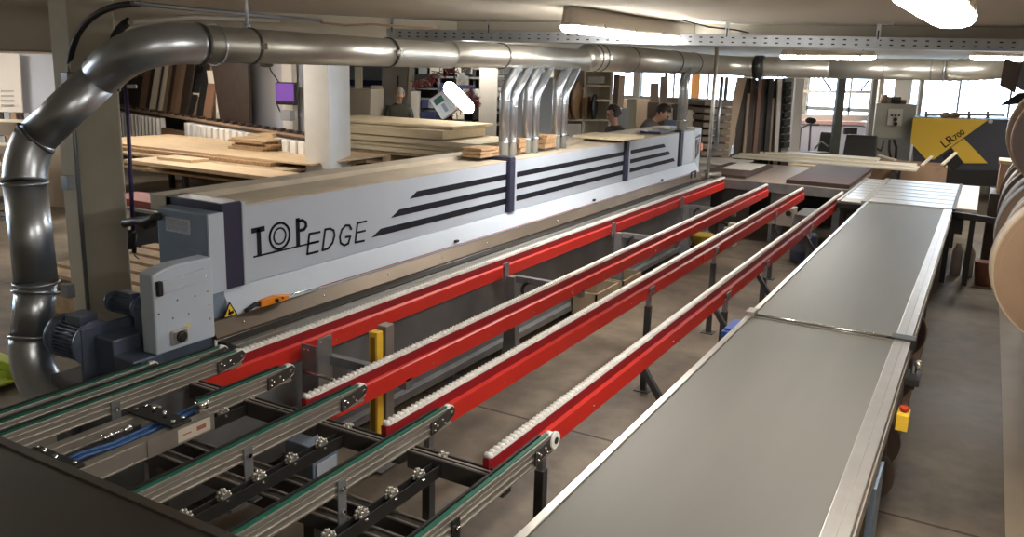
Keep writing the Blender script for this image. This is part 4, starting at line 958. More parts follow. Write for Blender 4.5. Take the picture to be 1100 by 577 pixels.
# --- left edge: notice board and shelf
nb = upright('notice_sheet', -20, 24, 57, 124, 13.0, .03, mat('notice_paper', (.88, .83, .78), .6), 'large pale notice sheet with faint rows of print on the wall at the left edge', 'poster')
for r_i in range(8):
    p = at(8, 78+r_i*5, 12.95)
    b = MB().obox(p, RT*.10, FW*.004, V((0, 0, .012))).build('print_line', mat('faint_print', (.50, .46, .44), .7), nb); b.matrix_parent_inverse = nb.matrix_world.inverted() if False else b.matrix_parent_inverse
upright('wall_board', 25, 62, 58, 126, 13.2, .03, mat('blue_white_board', (.66, .71, .82), .6), 'plain blue-white board beside the notice sheet, left of the column', 'board')
struct('trim_9', MB().wall(at(-60, 100, 14.0), at(84, 100, 13.4), 0, 2.55, .2), mat('left_wall_tan', (.50, .43, .35), .8))
sfa, sfb = at(-30, 130, 12.3), at(30, 130, 12.3)
sf = thing('wall_shelf', tuple(flat((sfa+sfb)/2)), 'shelf unit with rows of small boxes below the notice sheet at the left edge', 'shelf')
sd_ = flat(sfb-sfa).normalized(); sn = V((-sd_.y, sd_.x, 0))
for j, py in enumerate((130, 156, 178, 200, 224, 240)):
    z = zpy(10, py, 12.3)
    MB().wall(sfa, sfb, z-.02, z+.02, .35).build('shelf_plank', creamw if j < 3 else legst_m, sf)
    for k in range(9):
        c = sfa+sd_*(.08+k*.10); 
        MB().obox(flat(c, z+.02+.05)+sn*.15, sd_*.04, sn*.08, V((0, 0, .05 if j < 3 else .03))).build('small_box', (dkbrown, grey_m, card_m)[(k+j) % 3], sf)
MB().wall(sfa, sfa+sd_*.04, 0, zpy(10, 130, 12.3), .35).wall(sfb-sd_*.04, sfb, 0, zpy(10, 130, 12.3), .35).build('shelf_side', postdk_m, sf)
lm = zat(10, 400, .1)
ls = thing('lime_strap_pallet', (lm.x, lm.y, 0), 'lime green plastic tray with a black handle on the floor at the left edge', 'tray')
p0, p1 = zat(-30, 372, .15), zat(22, 392, .15); dl = flat(p1-p0).normalized(); nl = V((-dl.y, dl.x, 0))
MB().obox(flat((p0+p1)/2, .12), dl*.4, nl*.05, V((0, 0, .04))).obox(flat((p0+p1)/2, .08)-nl*.28, dl*.4, nl*.05, V((0, 0, .04))).obox(flat((p0+p1)/2, .04)-nl*.14, dl*.4, nl*.18, V((0, 0, .01))).build('tray_body', lime_m, ls, .01)
MB().tube([flat(p1, .12)-nl*.2-dl*.35, flat(p1, .20)-nl*.15-dl*.22, flat(p1, .12)-nl*.12-dl*.1], .015, 8).build('handle', rubber, ls)
# --- cabinets and frames behind the rear plywood
upright('white_cabinet', 370, 397, 95, 135, 18.5, .5, creamw, 'cream cabinet with keyhole dots behind the rear plywood, left one', 'cabinet', Z1=18.2)
upright('white_cabinet', 398, 411, 92, 135, 18.9, .5, creamw, 'narrow cream cabinet with brown top right of the other one', 'cabinet')
upright('white_stand', 381, 388, 72, 95, 18.6, .2, creamw, 'small cream post standing on the left cream cabinet', 'post')
struct('trim_10', MB().wall(at(360, 100, 21.5), at(560, 100, 20.5), 0, 2.98, .2), mat('blue_white_wall', (.50, .56, .60), .7))
upright('blue_band', 372, 412, 86, 92.5, 20.8, .05, mat('deep_blue', (.02, .03, .11), .6), 'dark blue band on the pale wall behind the cream cabinets', 'panel')
gd_ = upright('grey_door', 409, 436, 70, 126, 18.9, .08, mat('door_grey', (.36, .35, .34), .55), 'tall grey door panel with a black slot behind the older worker', 'door', Z1=18.6)
upright('cream_frame', 436, 442, 70, 130, 18.5, .3, creamw, 'cream edge board beside the tall grey door panel', 'board', lean=3)
upright('white_crate_board', 441, 450, 98, 132, 17.9, .3, mat('light_grey_board', (.55, .53, .49), .6), 'light grey angled box right of the cream edge board', 'box')
p = at(427.5, 93, 18.6); solo('door_slot', MB().obox(p, RT*.022, FW*.01, V((0, 0, .23))), blackst_m, 'black handle slot on the tall grey door panel', 'handle')
shv = thing('dark_shelving', tuple(flat(at(480, 100, 18))), 'dark shelving with mixed items behind the red garland and the tilted lamp', 'shelving')
for py in (72, 82, 95, 106, 118, 130):
    a, b = at(443, py, 18.3), at(555, py, 17.8); MB().wall(a, b, a.z-.02, a.z+.02, .6).build('shelf_board', grey_m, shv)
a, b = at(443, 100, 19.0), at(555, 100, 18.5); MB().wall(a, b, 0, 2.9, .1).build('back_panel', dkbrown, shv)
for px in (443, 470, 508, 540, 555):
    a = at(px, 100, 18.2); MB().wall(a, a+RT*.05, 0, 2.9, .6).build('shelf_post', grey_m if px != 508 else dkbrown, shv)
rng = random.Random(8)
for k in range(26):
    px = 447+rng.random()*100; py = rng.choice((82, 95, 106, 118, 130)); p = at(px, py, 18.15); h = .12+.18*rng.random(); w = .08+.14*rng.random()
    MB().obox(p+V((0, 0, h/2+.02)), RT*w, FW*.15, V((0, 0, h/2))).build('stored_item', rng.choice((grey_m, dkbrown, creamw, mat('navy_box', (.03, .04, .12), .6), blackst_m, white_m)), shv)
# red garland
gl = thing('red_garland', tuple(at(470, 85, 14.5)), 'dusty red tinsel garland hanging behind the tilted lamp', 'garland')
def garland(pts, nm):
    mb = MB(); rg = random.Random(3)
    for i in range(len(pts)-1):
        for k in range(26):
            c = pts[i].lerp(pts[i+1], rg.random())+V((rg.uniform(-.06, .06), rg.uniform(-.06, .06), rg.uniform(-.07, .07))); d = V((rg.uniform(-1, 1), rg.uniform(-1, 1), rg.uniform(-1, 1))).normalized()
            mb.obox(c, d*.06, d.orthogonal().normalized()*.006, d.cross(d.orthogonal()).normalized()*.006)
    mb.build(nm, mat('tinsel_red', (.35, .07, .08), .5), gl)
MB().tube([at(472, 80, 14.6), V((at(472, 80, 14.6).x, at(472, 80, 14.6).y, 2.98))], .004, 6).build('string', rubber, gl)
garland([at(445, 92, 14.6), at(460, 90, 14.6), at(472, 80, 14.6), at(492, 73, 14.6)], 'tinsel')
garland([at(505, 98, 14.6), at(510, 108, 14.6), at(512, 114, 14.6)], 'tinsel')
garland([at(478, 124, 14.2), at(492, 121, 14.2)], 'tinsel')
# poster held behind the lamp
ptr = thing('printed_box', tuple(at(476, 114, 13.4)), 'tilted white and green printed carton below the glaring tilted lamp', 'box')
c = at(476, 113, 13.2); u1 = (RT*.8-DN*.55).normalized(); u2 = (RT*.55+DN*.85).normalized()
MB().obox(c, u1*.14, u2*.19, FW*.07).build('carton', white_m, ptr, .005)
MB().tube([c-u2*.18, V((c.x, c.y, 2.98))], .004, 6).build('string', rubber, ptr)
MB().obox(c-FW*.072-u2*.09-u1*.02, u1*.08, u2*.05, FW*.002).build('green_print', mat('print_green', (.05, .14, .10), .6), ptr)
MB().obox(c-FW*.072+u2*.06, u1*.03, u2*.07, FW*.002).build('grey_print', grey_m, ptr)
# --- white shelf with brown discs, and the cool white cabinet, behind the pipes
wc = thing('steel_cabinet', tuple(flat(at(590, 100, 15.5))), 'cool white steel cabinet with two black locks behind the steel branch pipes', 'cabinet')
a, b = at(548, 100, 15.0), at(594, 100, 15.0)
MB().wall(a, b, 0, 2.35, .5).build('cabinet_body', bluew_m, wc, .01)
for px, py in ((577, 128), (577, 149)): MB().ball(at(px, py, 14.95), .035, 8).build('lock', rubber, wc)
a, b = at(577, 93, 14.97), at(593, 93, 14.97); MB().wall(a-FW*.02, b-FW*.02, a.z+.30, a.z+.32, .02).build('door_gap', grey_m, wc)
ws = thing('disc_shelf', tuple(flat(at(620, 100, 15.8))), 'white open shelf unit holding upright brown discs behind the worker with headphones', 'shelf')
a, b = at(594, 100, 15.6), at(656, 100, 16.0); ex = flat(b-a).normalized(); en = V((-ex.y, ex.x, 0)); Lw = flat(b-a).length
MB().wall(a+en*.5, b+en*.5, 0, 2.9, .04).build('back_panel', creamw, ws)
for f in (0, .52, .985): MB().wall(a+ex*Lw*f, a+ex*(Lw*f+.05), 0, 2.9, .5).build('side_panel', creamw, ws)
for py, f0, f1 in ((95, 0, .52), (130, 0, 1), (108, .52, 1), (92, .52, 1), (150, 0, 1)):
    z = zpy(620, py, 15.6); MB().wall(a+ex*Lw*f0, a+ex*Lw*f1, z-.02, z+.02, .5).build('shelf_board', creamw, ws)
MB().wall(a+ex*.06-en*.01, a+ex*(Lw*.52-.02)-en*.01, zpy(620, 150, 15.6), zpy(620, 134, 15.6), .03).build('shelf_door', white_m, ws)
MB().wall(a+ex*Lw*.60-en*.0, a+ex*Lw*.88, zpy(620, 89, 15.6), zpy(620, 82, 15.6), .2).build('white_tray', white_m, ws)
for i, (px, r_, m_, lb) in enumerate(((601, .36, mat('disc_grey_brown', (.30, .22, .17), .6), 'grey brown'), (607, .36, tan_m, 'tan'), (613, .36, mat('disc_orange', (.46, .28, .15), .55), 'orange brown'), (619, .36, mat('disc_orange', (.46, .28, .15), .55), 'orange brown, rightmost'))):
    p = at(px, 116, 15.75); t_ = (ex*.75-en*.65).normalized()
    z = zpy(620, 130, 15.6)+.02+r_
    d = MB().lathe(V((p.x, p.y, z)), t_, [(0, r_*.15), (0, r_), (.05, r_), (.05, r_*.15)], 32)
    solo('wooden_disc', d, m_, f'large {lb} disc standing on edge in the white shelf' + (', first on the left' if i == 0 else ', second' if i == 1 else ', third' if i == 2 else ''), 'disc', 'discs in the white shelf')
for i, (px, r_, m_, lb) in enumerate(((630, .22, mat('disc_orange', (.46, .28, .15), .55), 'small orange brown disc in the right bay of the white shelf'), (637, .24, blackst_m, 'small black disc in the right bay of the white shelf'))):
    p = at(px, 120, 15.9); t_ = (ex*.8-en*.6).normalized(); z = zpy(620, 130, 15.6)+.02+r_
    solo('wooden_disc', MB().lathe(V((p.x, p.y, z)), t_, [(0, r_*.15), (0, r_), (.04, r_), (.04, r_*.15)], 28), m_, lb, 'disc', 'discs in the white shelf')
# --- leaning boards and sheets between shelf and windows
L2 = [('oak_post', 648, 657, 75, 128, 17.2, mat('oak_edge', (.50, .33, .18), .6), 'tan wooden edge board at the right side of the white shelf', 0),
      ('leaning_board', 658, 664, 80, 120, 18.2, dkbrown, 'narrow dark board leaning by the window right of the white shelf', 0),
      ('leaning_board', 663, 669, 81, 122, 18.0, mat('board_greige', (.40, .33, .26), .6), 'greige board leaning right beside the narrow dark board', 1),
      ('grey_sheet', 655, 673, 116, 150, 15.6, mat('sheet_grey_blue', (.33, .36, .38), .5), 'grey blue sheet leaning behind the worker with headphones', 2),
      ('leaning_board', 672, 682, 106, 150, 17.6, mat('board_sage', (.34, .34, .26), .6), 'sage grey board leaning behind the bending worker', 0),
      ('leaning_board', 694, 708, 110, 150, 17.0, mat('board_walnut', (.17, .11, .07), .55), 'dark walnut board standing right of the bending worker', 0),
      ('leaning_board', 698, 707, 89, 112, 17.3, mat('board_rose', (.50, .40, .34), .6), 'pale rose board standing behind the dark walnut board', 0),
      ('leaning_board', 708, 716, 82, 118, 17.4, mat('board_rose_light', (.56, .47, .40), .6), 'tall pale pinkish board in front of the windows', 0),
      ('leaning_board', 705, 714, 118, 150, 16.8, mat('board_oak_dark', (.28, .20, .13), .6), 'mid brown board below the tall pinkish board', 0),
      ('leaning_board', 718, 726, 116, 132, 16.2, creamw, 'small cream board right of the brown boards', 0)]
for nm, a_, b_, p0, p1, Z, m_, lb, ln2 in L2: upright(nm, a_, b_, p0, p1, Z, .05, m_, lb, 'board', None, ln2)
solo('rail_post', MB().tube([at(715.5, 78, 18.5), at(714, 150, 18.3)], .035, 8), mat('plum_post', (.06, .03, .06), .5), 'thin dark plum post in front of the windows', 'post')
upright('low_cabinet_back', 600, 735, 106, 150, 19.5, .1, mat('workbench_brown', (.27, .20, .14), .7), 'brown wooden partition below the far windows', 'partition')
upright('orange_curtain', 742, 751, 78, 106, 20.0, .05, mat('orange_cloth', (.80, .38, .12), .8), 'narrow orange strip hanging in the window behind the far branch pipe', 'curtain')
upright('blue_crate', 713, 727, 130, 138, 15.4, .3, mat('blue_grey_crate', (.06, .09, .15), .5), 'dark blue crate behind the far end of the machine hood', 'crate')
upright('wall_socket_box', 648, 655, 103, 113, 16.9, .1, blackst_m, 'black wall box with a cable on the tan edge board', 'box')
# sheets stored flat on a rack
a, b = at(716, 110, 16.8), at(757, 110, 15.4)
sr_ = thing('sheet_rack', tuple(flat((a+b)/2)), 'steel rack with galvanised posts storing flat panels behind the machine end', 'rack')
for i in range(8):
    zt_ = zpy(765, 108, 15.6)-i*.135
    ee = flat(b-a).normalized(); n2 = V((-ee.y, ee.x, 0))
    solo('stored_sheet', MB().wall(a+ee*(.55 if i > 1 else 0)+ee*.03*(i % 2), b, zt_-.095, zt_, .6), mat('stored_sheet', (.22, .18, .14), .6, var=.1), ['topmost', 'second', 'third', 'fourth', 'fifth', 'sixth', 'seventh', 'lowest'][i]+' of the thick grey brown panels stored flat on the rack', 'panel', 'panels stored flat on the rack', .01)
    MB().wall(a+ee*.9, a+ee*1.0, zt_-.135, zt_-.095, .5).build('spacer', dkbrown, sr_)
for px, Z, m_ in ((776, 14.9, galv_m), (781, 16.0, galv_m)):
    p = at(px, 83, Z); q = at(px-7, 158, Z); MB().tube([p, V((q.x, q.y, q.z))], .035, 10).build('rack_post', m_, sr_)
MB().wall(a, b, 0, .5, .6).build('rack_base', dkbrown, sr_)
upright('white_bin', 736, 745, 118, 150, 15.9, .2, creamw, 'cream upright board between the dark gap and the stored panels', 'board')
upright('dark_gap_sheet', 722, 752, 112, 152, 16.2, .2, blackst_m, 'black upright sheet filling the dark gap behind the far branch pipe', 'cabinet')  # black sheet standing in for the dark gap
# vertical slabs in the cantilever rack
vs = [(784, 793, 83, 'tanp', 12), (791, 797, 88, 'dk', 4), (794, 801, 84, 'dk', 3), (800, 803, 100, 'tan', 1), (803, 808, 84, 'dk', 1), (806, 811, 96, 'rb', 1), (811, 815, 83, 'rb', 1), (815, 819, 84, 'dk', 0), (818, 823, 84, 'bl', 0), (823, 828, 84, 'bl', 0), (826, 830, 105, 'tan', 0), (830, 834, 84, 'bl', 0), (834, 838, 84, 'w', -1), (838, 841, 84, 'bl', -1)]
m2 = {'tanp': mat('plank_tan', (.52, .40, .29), .6), 'dk': dkbrown, 'tan': mat('slab_tan', (.36, .27, .20), .6), 'rb': mat('slab_red_brown', (.20, .12, .09), .55), 'bl': blackst_m, 'w': white_m}
n2_ = {'tanp': 'tan slanting', 'dk': 'dark brown', 'tan': 'thin tan', 'rb': 'reddish brown', 'bl': 'black', 'w': 'white'}
cnt = {}
for i, (a_, b_, py, c_, ln2) in enumerate(vs):
    cnt[c_] = cnt.get(c_, 0)+1; tot = sum(1 for q in vs if q[3] == c_)
    od = '' if tot == 1 else ', ' + ['leftmost', 'second', 'third', 'fourth'][cnt[c_]-1] + f' of the {n2_[c_]} ones'
    upright('upright_slab', a_-(8 if c_ == 'tanp' else 2), b_-(8 if c_ == 'tanp' else 2), py, 162, 16.0+.05*(i % 3), .08, m2[c_], f'{n2_[c_]} slab standing in the upright rack{od}', 'slab', 'slabs in the upright rack', ln2)
upright('rack_back', 790, 842, 86, 160, 16.6, .08, blackst_m, 'dark back board of the upright slab rack', 'board')
bb = thing('bin_column', tuple(flat(at(845, 120, 15.9))), 'column of small black bins with white gaps right of the upright slabs', 'bins')
for k in range(9):
    p = at(845-.5*k*.5, 92+k*8, 15.9); MB().obox(p, RT*.06, FW*.12, V((0, 0, .055))).build('bin', blackst_m, bb, .008)
a, b = at(839, 120, 16.1), at(850, 120, 16.1); MB().wall(a, b, 0, 2.45, .06).build('bin_panel', legst_m, bb)
upright('white_door_edge', 849, 858, 84, 165, 17.5, .1, white_m, 'white narrow panel left of the bright opening', 'panel')
# opening: column, bracing, machine, chairs
solo('green_column', slab(900, 908, 16.6, 16.6, 0, 2.62, .12), mat('dark_green_steel', (.035, .045, .032), .5, var=.4, scale=3), 'dark green steel column standing in the bright opening', 'column')
pcol = slab(937, 942, 18.0, 18.0, 0, 2.9, .12); solo('grey_column', pcol, mat('column_grey', (.30, .28, .26), .6), 'slim grey column left of the control cabinet', 'column')
for i, (a_, b_, lb) in enumerate(((at(884, 84, 20), at(893, 97, 20), 'left'), (at(935, 84, 20), at(925, 97, 20), 'right'))):
    solo('diagonal_brace', MB().tube([a_, b_], .025, 6), blackst_m, f'thin dark diagonal brace in the bright opening, {lb} one', 'brace', 'braces in the opening')
for i, (py, lb) in enumerate(((98, 'upper'), (126, 'lower'))):
    solo('cross_rail', MB().bar(at(850, py, 20.4), at(938, py+1, 20.4), .06, .14 if i else .07), mat('rail_greige', (.42, .37, .31), .6), f'{lb} horizontal rail across the bright opening', 'rail')
wm = thing('white_machine', tuple(flat(at(880, 140, 20.5))), 'white and lilac machine body seen through the opening behind the green column', 'machine')
a, b = at(860, 140, 20), at(932, 140, 20)
MB().wall(a, b, .6, 1.35, .8).build('machine_body', mat('lilac_white', (.62, .60, .68), .5), wm, .03)
MB().wall(a+V((0, 0, 0))-FW*.02, b-FW*.02, 1.36, 1.44, .5).build('machine_top', mat('rose_stripe', (.55, .35, .32), .5), wm)
MB().wall(at(908, 140, 19.8), at(921, 140, 19.8), 1.15, 1.30, .1).build('display', blackst_m, wm)
MB().wall(a+RT*.1, b-RT*.1, 0, .6, .6).build('machine_foot', legst_m, wm)
def shop_chair(px, Z, lab, s=1.0):
    p = at(px, 160, Z); t_ = thing('office_chair', (p.x, p.y, 0), lab, 'chair', 'dark chairs in the opening'); x, y = p.x, p.y
    MB().box(x-.26*s, x+.26*s, y-.25, y+.25, .50, .60).build('seat', blackst_m, t_, .03)
    MB().prism([(x-.28*s, y+.22, .62), (x+.28*s, y+.22, .62), (x+.25*s, y+.34, 1.28), (x-.25*s, y+.34, 1.28)], (0, .07, 0)).build('backrest', blackst_m, t_, .03)
    MB().cyl((x, y, .08), (x, y, .50), .03, 10).build('column', blackst_m, t_)
    for k in range(5):
        a_ = 2*math.pi*k/5; MB().bar((x, y, .09), (x+.28*math.cos(a_), y+.28*math.sin(a_), .05), .04, .03).ball((x+.28*math.cos(a_), y+.28*math.sin(a_), .035), .035, 8).build('foot', blackst_m, t_)
shop_chair(887, 18.2, 'black chair just left of the green column', .8); shop_chair(922, 17.6, 'wide black chair right of the green column', 1.25)
tk = thing('tube_frame_cart', tuple(flat(at(865, 150, 17.8))), 'light tubular frame cart with a lamp head in front of the white machine', 'cart')
for pts in ([at(858, 160, 17.6), at(860, 138, 17.6), at(868, 134, 17.6), at(880, 134, 17.6)], [at(869, 162, 17.6), at(871, 132, 17.6)], [at(852, 160, 17.6), at(855, 143, 17.6)], [at(875, 160, 17.6), at(882, 152, 17.6), at(890, 158, 17.6)]):
    MB().tube(pts, .022, 8).build('frame_tube', legst_m, tk)
MB().ball(at(871, 129.5, 17.6), .10, 10, (1.2, .8, .7)).build('lamp_head', blackst_m, tk)
a = at(850, 163, 17.6); b = at(892, 165, 17.6); MB().wall(a, b, .0, a.z, .3).build('cart_base', blackst_m, tk)
# control cabinet
cbt = thing('control_cabinet', tuple(at(962, 150, 18.5)), 'light grey electrical control cabinet on the wall left of the yellow machine', 'cabinet')
a, b = at(942, 110, 18.5), at(985, 114, 18.5); zt_, zb_ = zpy(962, 111.5, 18.5), zpy(962, 149, 18.5)
MB().wall(a, b, zb_, zt_, .35).build('cabinet_body', mat('cabinet_grey', (.46, .46, .41), .5), cbt, .01)
a2, b2 = at(955, 120, 18.45), at(970, 120, 18.45); MB().wall(a2, b2, zpy(962, 135, 18.45), zpy(962, 117, 18.45), .03).build('control_panel', white_m, cbt)
for px, py in ((958, 124), (962, 124), (966, 124)): MB().ball(at(px, py, 18.4), .025, 8).build('button', blackst_m, cbt)
for px, py in ((962, 128.3), (962, 133)): MB().ball(at(px, py, 18.4), .045, 10).build('rotary_switch', blackst_m, cbt)
for pts in ([at(940, 150, 18.4), at(938, 158, 18.3), at(946, 162, 18.3), at(949, 152, 18.4)], [at(956, 150, 18.5), at(955, 160, 18.5), at(957, 172, 18.5)], [at(960, 150, 18.5), at(963, 158, 18.5), at(962, 172, 18.5)]):
    MB().tube(pts, .03, 8).build('cabinet_cable', blackst_m, cbt)
for i, (px, r_, m_, lb) in enumerate(((948, .09, tan_m, 'tan cup on top of the control cabinet at its left'), (953, .07, mat('cup_grey', (.30, .26, .22), .6), 'grey cup beside the tan cup on the control cabinet'), (961, .13, dkbrown, 'dark lump of rags on top of the control cabinet'), (969, .08, mat('item_rust', (.22, .09, .06), .6), 'small rust coloured item on the right of the control cabinet top'))):
    p = at(px, 111.5, 18.4); z_ = zt_
    solo('cup' if i < 2 else 'rag_bundle' if i == 2 else 'small_part', MB().lathe((p.x, p.y+.17, z_), (0, 0, 1), [(0, r_*.8), (r_*.8, r_), (r_*(2.2 if i < 2 else 1.2), r_*.8)], 12), m_, lb, 'cup' if i < 2 else 'rag' if i == 2 else 'part')
struct('trim_11', MB().wall(at(944, 100, 19.4), at(985, 100, 19.4), 0, 1.3, .1), mat('wall_grey_low', (.36, .33, .29), .8))
struct('trim_12', MB().wall(at(944, 100, 19.6), at(949, 100, 19.6), 0, 2.95, .1).wall(at(988, 100, 19.6), at(992, 100, 19.6), 0, 2.95, .1), mat('frame_greige', (.48, .43, .37), .6))
# yellow shredder
ym = thing('shredder', tuple(flat(at(1030, 150, 18.5))), 'yellow and slate grey LR700 shredding machine in front of the far windows', 'machine')
ZY = 18.0
def fp(px, py, dz=0): 
    return yat(px, py, YM-dz)
YM = at(1000, 150, ZY).y
def poly(pts, nm, m_, dz, th): return MB().prism([fp(*q, dz) for q in pts], (0, th, 0)).build(nm, m_, ym)
poly([(981, 126), (1090, 129), (1090, 200), (981, 200)], 'machine_body', dkblue_m, 0, 1.2)
poly([(981, 126.5), (1062, 128.5), (1003, 171.5), (995, 171.5), (978, 153)], 'yellow_panel', yellow_m, .06, .05)
poly([(1022, 158.5), (1035.6, 149), (1061, 175.5), (1036, 175.5)], 'yellow_panel', yellow_m, .06, .05)
poly([(1012, 168), (1022, 160), (1034, 175), (1024, 185)], 'dark_panel', blackst_m, .05, .04)
poly([(983, 183), (1084, 183), (1084, 200), (983, 200)], 'lower_housing', blackst_m, .04, .04)
M4 = Matrix.Identity(4)
p0 = fp(1014.5, 159.5, .075); ang = math.atan2(fp(1036, 144, .07).z-fp(1014.5, 159, .07).z, fp(1036, 144, .07).x-fp(1014.5, 159, .07).x)
rotm = Matrix.Translation(p0) @ Matrix.Rotation(-ang, 4, 'Y') @ Matrix.Rotation(math.radians(90), 4, 'X')
t_ = cubic_text('lettering', 'LR', .25, black_m, rotm, ym, .01)
rotm2 = Matrix.Translation(fp(1026.3, 150.8, .075)) @ Matrix.Rotation(-ang, 4, 'Y') @ Matrix.Rotation(math.radians(90), 4, 'X')
cubic_text('lettering', '700', .16, black_m, rotm2, ym, .01)
MB().ball(fp(1064, 130.5, .02), .05, 8).build('bolt', white_p, ym)
for px in (995, 1041, 1061): MB().cyl(fp(px, 127, -.5), fp(px, 119, -.5), .03, 8).build('post', legst_m, ym)
MB().bar(fp(993, 123, -.5), fp(1080, 124, -.5), .05, .05).build('top_rail', legst_m, ym)
for i, px in enumerate((1016, 1025)): MB().ball(fp(px, 124, -.5), .10, 8, (1.2, 1, .8)).build('hand_wheel', tan_m, ym)
# brown bin in front of it
bn = thing('wooden_bin', tuple(flat(zat(975, 190, .5))), 'large open brown wooden bin with loose battens in front of the yellow machine', 'bin')
a, b = at(929, 175, 15.6), at(1018, 180, 15.0); a.z = b.z = 0; e_ = (b-a).normalized(); n_ = V((-e_.y, e_.x, 0)); zt_ = at(975, 177, 15.3).z
mb = MB()
mb.wall(a, b, 0, zt_, .03).wall(a+n_*.8, b+n_*.8, 0, zt_, .03)
mb.wall(a, a+n_*.83, 0, zt_, .03).wall(b, b+n_*.83, 0, zt_, .03); mb.build('bin_walls', card_m, bn)
MB().wall(a, b, .25, .3, .8).build('bin_floor', card_m, bn)
for i, (p, q) in enumerate(((at(944, 167, 15.8), at(962, 172, 15.2)), (at(990, 178, 15.3), at(1001, 168, 15.5)), (at(1012, 177, 14.96), at(1027, 164, 15.3)))):
    solo('batten', MB().bar(p, q, .05, .03), creamw, ['left', 'middle', 'right'][i]+' pale batten sticking out of the brown bin', 'batten', 'battens in the brown bin')
# --- far tables behind the rails
ft = thing('outfeed_table', (-2.5, 13.0, 0), 'grey steel outfeed table at the end of the red rails', 'table')
MB().box(-3.75, -1.60, 12.55, 15.2, .86, .92).build('table_top', mat('table_greige', (.26, .21, .175), .45, var=.06), ft, .004)
MB().box(-3.75, -1.60, 12.52, 12.55, .78, .92).build('front_rail', legst_m, ft, .004)
for x, w in ((-3.35, .12), (-2.60, .10), (-1.70, .10)):
    MB().box(x-w, x+w, 12.7, 12.85, 0, .86).build('leg', legst_m, ft)
MB().box(-3.7, -1.7, 14.6, 14.8, 0, .86).build('rear_panel', blackst_m, ft)
MB().box(-3.68, -3.0, 12.62, 12.7, .2, .78).build('front_panel', dkpro_m, ft)
st1 = solo('laminate_board', MB().box(-3.86, -3.12, 12.75, 14.6, .925, .965), brown_m, 'dark brown board with a white board on it at the end of the first rail', 'panel', None, .003)
solo('white_board', MB().box(-3.68, -3.22, 13.5, 14.5, .967, .985), white_m, 'small white panel lying on the left dark brown panel', 'panel', None, .003)
solo('laminate_board', MB().box(-2.48, -1.60, 12.6, 15.3, .925, .985), brown_m, 'dark brown laminated panel behind the last red rail next to the slats', 'panel', None, .003)
for i in range(4): solo('light_board', MB().box(-3.05+.05*(i % 2), -1.9, 14.4+.1*i+.6, 15.6, .60+i*.09, .67+i*.09), mat('yellow_pine', (.62, .47, .25), .6, var=.08, scale=4), ['lowest', 'second', 'third', 'topmost'][i]+' of the yellowish boards between the two dark panels', 'board', 'yellowish boards', .004)
for i, (x0, x1, y0, z) in enumerate(((-4.15, -.95, 15.75, .93), (-4.1, -1.0, 16.1, .965), (-3.9, -1.65, 16.35, 1.0))):
    solo('long_board', MB().box(x0, x1, y0, y0+(.75 if i == 0 else .5), z, z+.033), creamw, ['lowest and longest', 'middle', 'topmost'][i]+' of the long pale boards lying across behind the dark panels', 'board', 'long pale boards', .004)
MB_t = thing('trestle', (-3.2, 16.2, 0), 'dark trestles carrying the long pale boards', 'trestle')
for x in (-3.8, -2.6, -1.3): MB().box(x-.04, x+.04, 15.8, 16.9, .86, .925).box(x-.03, x+.03, 15.85, 15.92, 0, .86).box(x-.03, x+.03, 16.8, 16.87, 0, .86).build('trestle_frame', postdk_m, MB_t)
gt = thing('grey_worktable', (-5.2, 16.2, 0), 'flat slate grey worktable behind the end of the machine', 'table')
MB().box(-6.5, -4.3, 16.2, 18.6, .88, .93).build('table_top', mat('slate_top', (.16, .17, .20), .5), gt, .004)
MB().box(-6.4, -4.35, 16.25, 16.35, 0, .88).build('table_front', white_m, gt)
solo('white_crate', MB().box(-4.6, -3.75, 14.6, 15.6, .60, .90).box(-4.65, -3.70, 14.55, 15.65, .90, .925), white_m, 'white low box between the machine end and the dark panel', 'box', None, .006)
solo('salmon_box', MB().box(-3.98, -3.85, 12.75, 12.85, 1.30, 1.42), mat('salmon', (.62, .25, .18), .5), 'small salmon coloured box beside the far end of the machine', 'box', None, .006)
# --- things on the floor under the rails
def crate(x0, x1, y0, y1, h, lab):
    t_ = thing('wooden_crate', ((x0+x1)/2, (y0+y1)/2, 0), lab, 'crate', 'open wooden crates under the rails')
    w = mat('crate_wood', (.34, .27, .18), .7, var=.12, scale=6); s_ = .018
    MB().box(x0, x1, y0, y0+s_, 0, h).build('side', w, t_); MB().box(x0, x1, y1-s_, y1, 0, h).build('side', w, t_)
    MB().box(x0, x0+s_, y0, y1, 0, h).build('side', w, t_); MB().box(x1-s_, x1, y0, y1, 0, h).build('side', w, t_)
    MB().box(x0, x1, y0, y1, 0, .015).build('bottom', mat('crate_bottom', (.10, .07, .05), .8), t_)
crate(-3.45, -3.17, 7.35, 7.95, .30, 'open wooden crate on the floor behind the second red rail, nearer one')
crate(-3.38, -3.15, 8.0, 8.55, .30, 'open wooden crate on the floor behind the second red rail, farther one')
jg = thing('plastic_jug', (-3.05, 12.0, 0), 'translucent white plastic canister on the floor under the end of the second red rail', 'canister')
MB().box(-3.16, -2.98, 11.85, 12.05, 0, .30).build('jug_body', mat('milky_plastic', (.50, .50, .40), .4), jg, .03)
MB().box(-3.10, -3.02, 11.87, 12.03, .30, .36).build('jug_handle', mat('milky_plastic', (.50, .50, .40), .4), jg, .012)
MB().lathe((-3.13, 11.95, .30), (0, 0, 1), [(0, .03), (.05, .03)], 14).build('jug_cap', rubber, jg)
yb_ = zat(764, 262, 0)
solo('yellow_tub', MB().lathe((yb_.x, yb_.y-.5, 0), (0, 0, 1), [(0, .13), (.20, .16), (.215, .175), (.23, .175)], 28), mat('tub_yellow', (.50, .36, .05), .5), 'round yellow tub on the floor below the second and third red rails', 'tub')
bl_ = zat(872, 276, 0)
